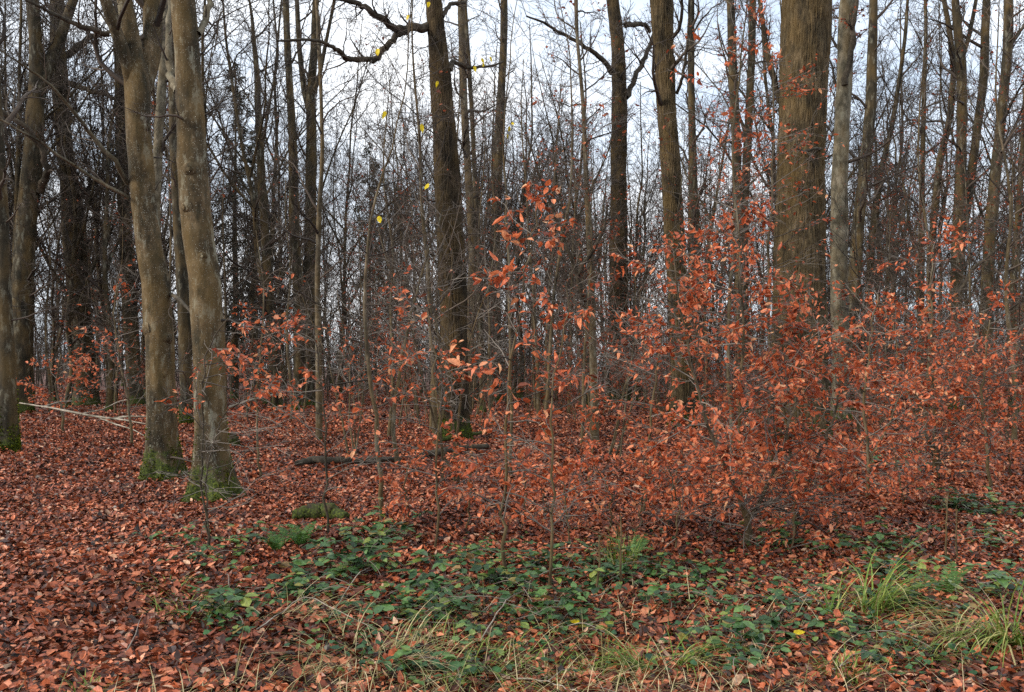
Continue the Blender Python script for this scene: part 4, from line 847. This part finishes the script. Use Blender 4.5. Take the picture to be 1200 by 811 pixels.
# ------------------------------------------------------------------ dead wood
def log(name, lab, cat, pts, rads, mat, sides=10, forks=(), moss=False, group=None):
    pts = np.array(pts, float); org = pts[len(pts)//2].copy(); org[2] = float(gz(org[0], org[1]))
    root = thing(name, lab, cat, org, group)
    def one(pts, rads, nm):
        pts = np.array(pts, float); s = np.linspace(0, 1, len(pts)); ss = np.linspace(0, 1, 26)
        P = np.stack([np.interp(ss, s, pts[:, j]) for j in range(3)], 1); r = np.interp(ss, s, rads)
        P[1:-1] = (P[:-2]+2*P[1:-1]+P[2:])/4; P[1:-1] += rng.normal(0, .10, (24, 3))*r[1:-1, None]
        P = np.vstack([P[:1], P, P[-1:]]); r = np.concatenate([[1e-4], r, [1e-4]])
        m = MB(); RR = r[:, None]*(1+rng.normal(0, .05, (28, sides))+.03*np.sin(np.arange(28)*.8)[:, None]); m.tubes(P[None], RR[None], sides); m.build(nm, M[mat], root, org=org)
    one(pts, rads, 'bole' if cat != 'branch' else 'main_stem')
    for p, r in forks: one(p, r, 'side_branch')
    return root
def G(px, py, up=0): p = ground(px, py); p[2] += up; return p
log('fallen_branch', 'white barkless fallen branch lying at the left beside the three stemmed beech', 'branch', [at(22, 472, 20), at(60, 478, 19.5), at(110, 488, 19), at(145, 492, 18.6), at(172, 497, 18.2)], [.012, .020, .026, .018, .008], 'pale_wood', 7,
    forks=[([at(112, 488, 19), at(135, 497, 18.7), at(155, 503, 18.4), at(172, 512, 18.2)], [.020, .016, .012, .006]), ([at(95, 485, 19.1), at(120, 480, 19.3), at(140, 470, 19.5), at(168, 466, 19.6)], [.014, .012, .009, .006]), ([at(50, 477, 19.6), at(70, 471, 19.8), at(85, 470, 20)], [.02, .016, .01]), ([at(130, 491, 18.8), at(150, 488, 18.7), at(172, 488, 18.6)], [.03, .02, .01])])
log('fallen_branch', 'pale fallen branch leaning behind the thick left beech, pointing right', 'branch', [at(268, 477, 26), at(300, 467, 26), at(332, 460, 26.5)], [.03, .035, .018], 'pale_wood', 7)
log('fallen_log', 'dark rotting log lying on red leaves below the many stemmed dark tree', 'log', [G(347, 548, .06), G(366, 546, .10), G(400, 548, .10), G(440, 545, .09), G(470, 543, .07)], [.04, .06, .055, .05, .03], 'limb', 11)
log('fallen_log', 'thin dark log lying left of the tall thin sapling', 'log', [G(490, 541, .10), G(530, 536, .13), G(572, 530, .11)], [.06, .06, .04], 'limb', 8)
log('fallen_log', 'moss covered old log at the foot of the dark thin sapling', 'log', [G(343, 612, .06), G(365, 610, .10), G(388, 610, .09), G(406, 612, .05)], [.05, .085, .075, .04], 'old_wood', 12)
log('mossy_stump', 'small mossy stump right behind the thick left beech', 'stump', [G(272, 523, -.02), G(272, 523, .12), G(273, 523, .2)], [.13, .12, .07], 'old_wood', 10)
log('fallen_branch', 'mossy forked branch in the leaves at the foot of the long limbed oak', 'branch', [G(505, 522, .06), G(535, 518, .12), G(570, 512, .1)], [.03, .05, .03], 'old_wood', 7)
stk = [((300, 742), (360, 727), (445, 748), 'long pale stalk arching over the dry grass'), ((520, 700), (560, 690), (600, 682), 'pale stick by the tall thin sapling'), ((830, 735), (870, 716), (918, 706), 'grey stick in front of the crooked stem'), ((900, 742), (935, 728), (985, 716), 'grey stick left of the arching grass'), ((670, 712), (700, 703), (735, 700), 'short grey branch by the slender sapling'),
       ((605, 800), (640, 806), (680, 820), 'pale stick at the bottom edge'), ((1170, 650), (1185, 643), (1205, 640), 'thin stick at the right edge'), ((100, 650), (140, 640), (175, 644), 'twig lying in the left leaf carpet'), ((120, 582), (140, 576), (158, 582), 'twig lying below the three stemmed beech'), ((955, 800), (985, 790), (1005, 778), 'stick beside the grass cushion'), ((560, 760), (590, 735), (625, 690), 'pale straight stalk leaning in the front centre'), ((380, 735), (420, 700), (440, 665), 'pale straight stalk leaning over the largest bramble')]
for a, b_, c, lab in stk:
    lift = .16 if 'lean' in lab or 'arch' in lab else .035
    m = MB(); P = np.array([G(*a, .02), G(*b_, lift), G(*c, .03)]); ss = np.linspace(0, 1, 12)
    P = np.stack([np.interp(ss, [0, .5, 1], P[:, j]) for j in range(3)], 1); P[1:-1] = (P[:-2]+2*P[1:-1]+P[2:])/4; P[1:-1] += rng.normal(0, .006, (10, 3))
    o0 = P[6].copy(); m.tubes(P[None], np.linspace(.0042, .002, 12)[None], 5)
    if 'stalk' not in lab:
        e = P[6]+np.array([.14, .05, .05]); m.tubes(np.array([[P[6], (P[6]+e)/2+[0, 0, .02], e]]), np.array([[.004, .003, .002]]), 4)
    o = m.build('dry_stick', M['pale_wood'], org=o0); o.location = [float(v) for v in o0]; tag(o, lab, 'stick', 'dry sticks and stalks')
# upright dead stalks
for px, py, h, lab in ((1120, 655, 58, 'upright dead brown stalk in the right leaf litter'), (1108, 660, 82, 'taller dead stalk left of the upright brown one'), (702, 700, 70, 'dead stalk in the front, right of the slender sapling'), (728, 690, 85, 'dead stalk by the upright grass clump')):
    b = ground(px, py); m = MB(); k = b[1]/F; n = 8; z = np.linspace(-.02, h*k, n); P = np.stack([np.cumsum(rng.normal(0, .005, n)), np.cumsum(rng.normal(0, .005, n)), z], 1)
    m.tubes(P[None], np.linspace(.010, .005, n)[None], 6)
    for j in (3, 5, 6): m.tubes(np.array([[P[j], P[j]+[rng.normal(0, .05), rng.normal(0, .05), .06], P[j]+[rng.normal(0, .1), rng.normal(0, .1), .12]]]), np.array([[.004, .003, .002]]), 4)
    o = m.build('dead_stalk', M['stem']); o.location = [float(c) for c in b]; tag(o, lab, 'stalk', 'upright dead stalks')
# single bright leaves one can point at
for px, py, a, s, mat, lab in ((676, 743, 1.9, .10, 'yellow', 'bright yellow green leaf lying in the front centre'), (930, 756, .2, .075, 'yellow', 'pale yellow leaf lying left of the right grass tufts'), (492, 712, 1.4, .09, 'leaf', 'upright orange brown leaf caught in the front brambles'), (455, 783, .7, .085, 'leaf', 'large dry brown leaf on the front grass'), (980, 735, 1.1, .085, 'leaf', 'large curled brown leaf beside the arching grass')):
    b = ground(px, py); m = MB(); leaves(m, np.zeros((1, 3)), np.array([[math.cos(a), math.sin(a), .25]]), np.array([[.1, -.5, 1.]]), s, s*.6); o = m.build('fallen_leaf', M[mat], smooth=False)
    o.location = (float(b[0]), float(b[1]), float(b[2])+.06); tag(o, lab, 'leaf')

# ------------------------------------------------------------------ light
SUN_AZ, SUN_EL = 248, 30
w = bpy.data.worlds.new('World'); sc.world = w; w.use_nodes = True; nt = w.node_tree; nt.nodes.clear(); L = nt.links.new
sky = N(nt, 'ShaderNodeTexSky', sky_type='NISHITA'); sky.sun_disc = False; sky.sun_elevation = R(SUN_EL); sky.sun_rotation = R(SUN_AZ); sky.air_density = 1.0; sky.dust_density = 1.0
tc = N(nt, 'ShaderNodeTexCoord'); mp = N(nt, 'ShaderNodeMapping'); mp.inputs['Scale'].default_value = (1.6, 1.6, 3.6); mp.inputs['Location'].default_value = (1.3, .35, .1); L(tc.outputs['Generated'], mp.inputs[0])
nz = N(nt, 'ShaderNodeTexNoise'); nz.inputs['Scale'].default_value = 1.5; nz.inputs['Detail'].default_value = 7; nz.inputs['Roughness'].default_value = .55; L(mp.outputs[0], nz.inputs['Vector'])
rc = ramp(nt, [(.34, (.62, .62, .62)), (.58, (1, 1, 1))]); L(nz.outputs['Fac'], rc.inputs[0])
mx = N(nt, 'ShaderNodeMix', data_type='RGBA'); L(rc.outputs[0], mx.inputs[0]); L(sky.outputs[0], mx.inputs[6]); rk = ramp(nt, [(.36, (.76, .85, .96)), (.60, (1, 1, 1))]); L(nz.outputs['Fac'], rk.inputs[0])
mk = N(nt, 'ShaderNodeMix', data_type='RGBA', blend_type='MULTIPLY'); mk.inputs[0].default_value = 1; mk.inputs[7].default_value = (11.6, 11.9, 12.3, 1); L(rk.outputs[0], mk.inputs[6]); L(mk.outputs[2], mx.inputs[7])
bg = N(nt, 'ShaderNodeBackground'); bg.inputs['Strength'].default_value = .052; L(mx.outputs[2], bg.inputs['Color'])
wo = N(nt, 'ShaderNodeOutputWorld'); L(bg.outputs[0], wo.inputs[0])
sl = bpy.data.lights.new('sun', 'SUN'); sl.energy = 1.5; sl.angle = R(10); sl.color = (1, .90, .76); so = bpy.data.objects.new('sun', sl); COL.objects.link(so)
dv = Vector((math.sin(R(SUN_AZ))*math.cos(R(SUN_EL)), math.cos(R(SUN_AZ))*math.cos(R(SUN_EL)), math.sin(R(SUN_EL))))
so.rotation_euler = dv.to_track_quat('Z', 'Y').to_euler(); so.location = (0, 0, 40)

vs = sc.view_settings; vs.view_transform = 'Standard'; vs.look = 'None'; vs.exposure = 1.40; vs.gamma = 1; vs.use_curve_mapping = False
c = sc.cycles; c.max_bounces = 4; c.diffuse_bounces = 2; c.glossy_bounces = 2; c.transmission_bounces = 3; c.use_denoising = False
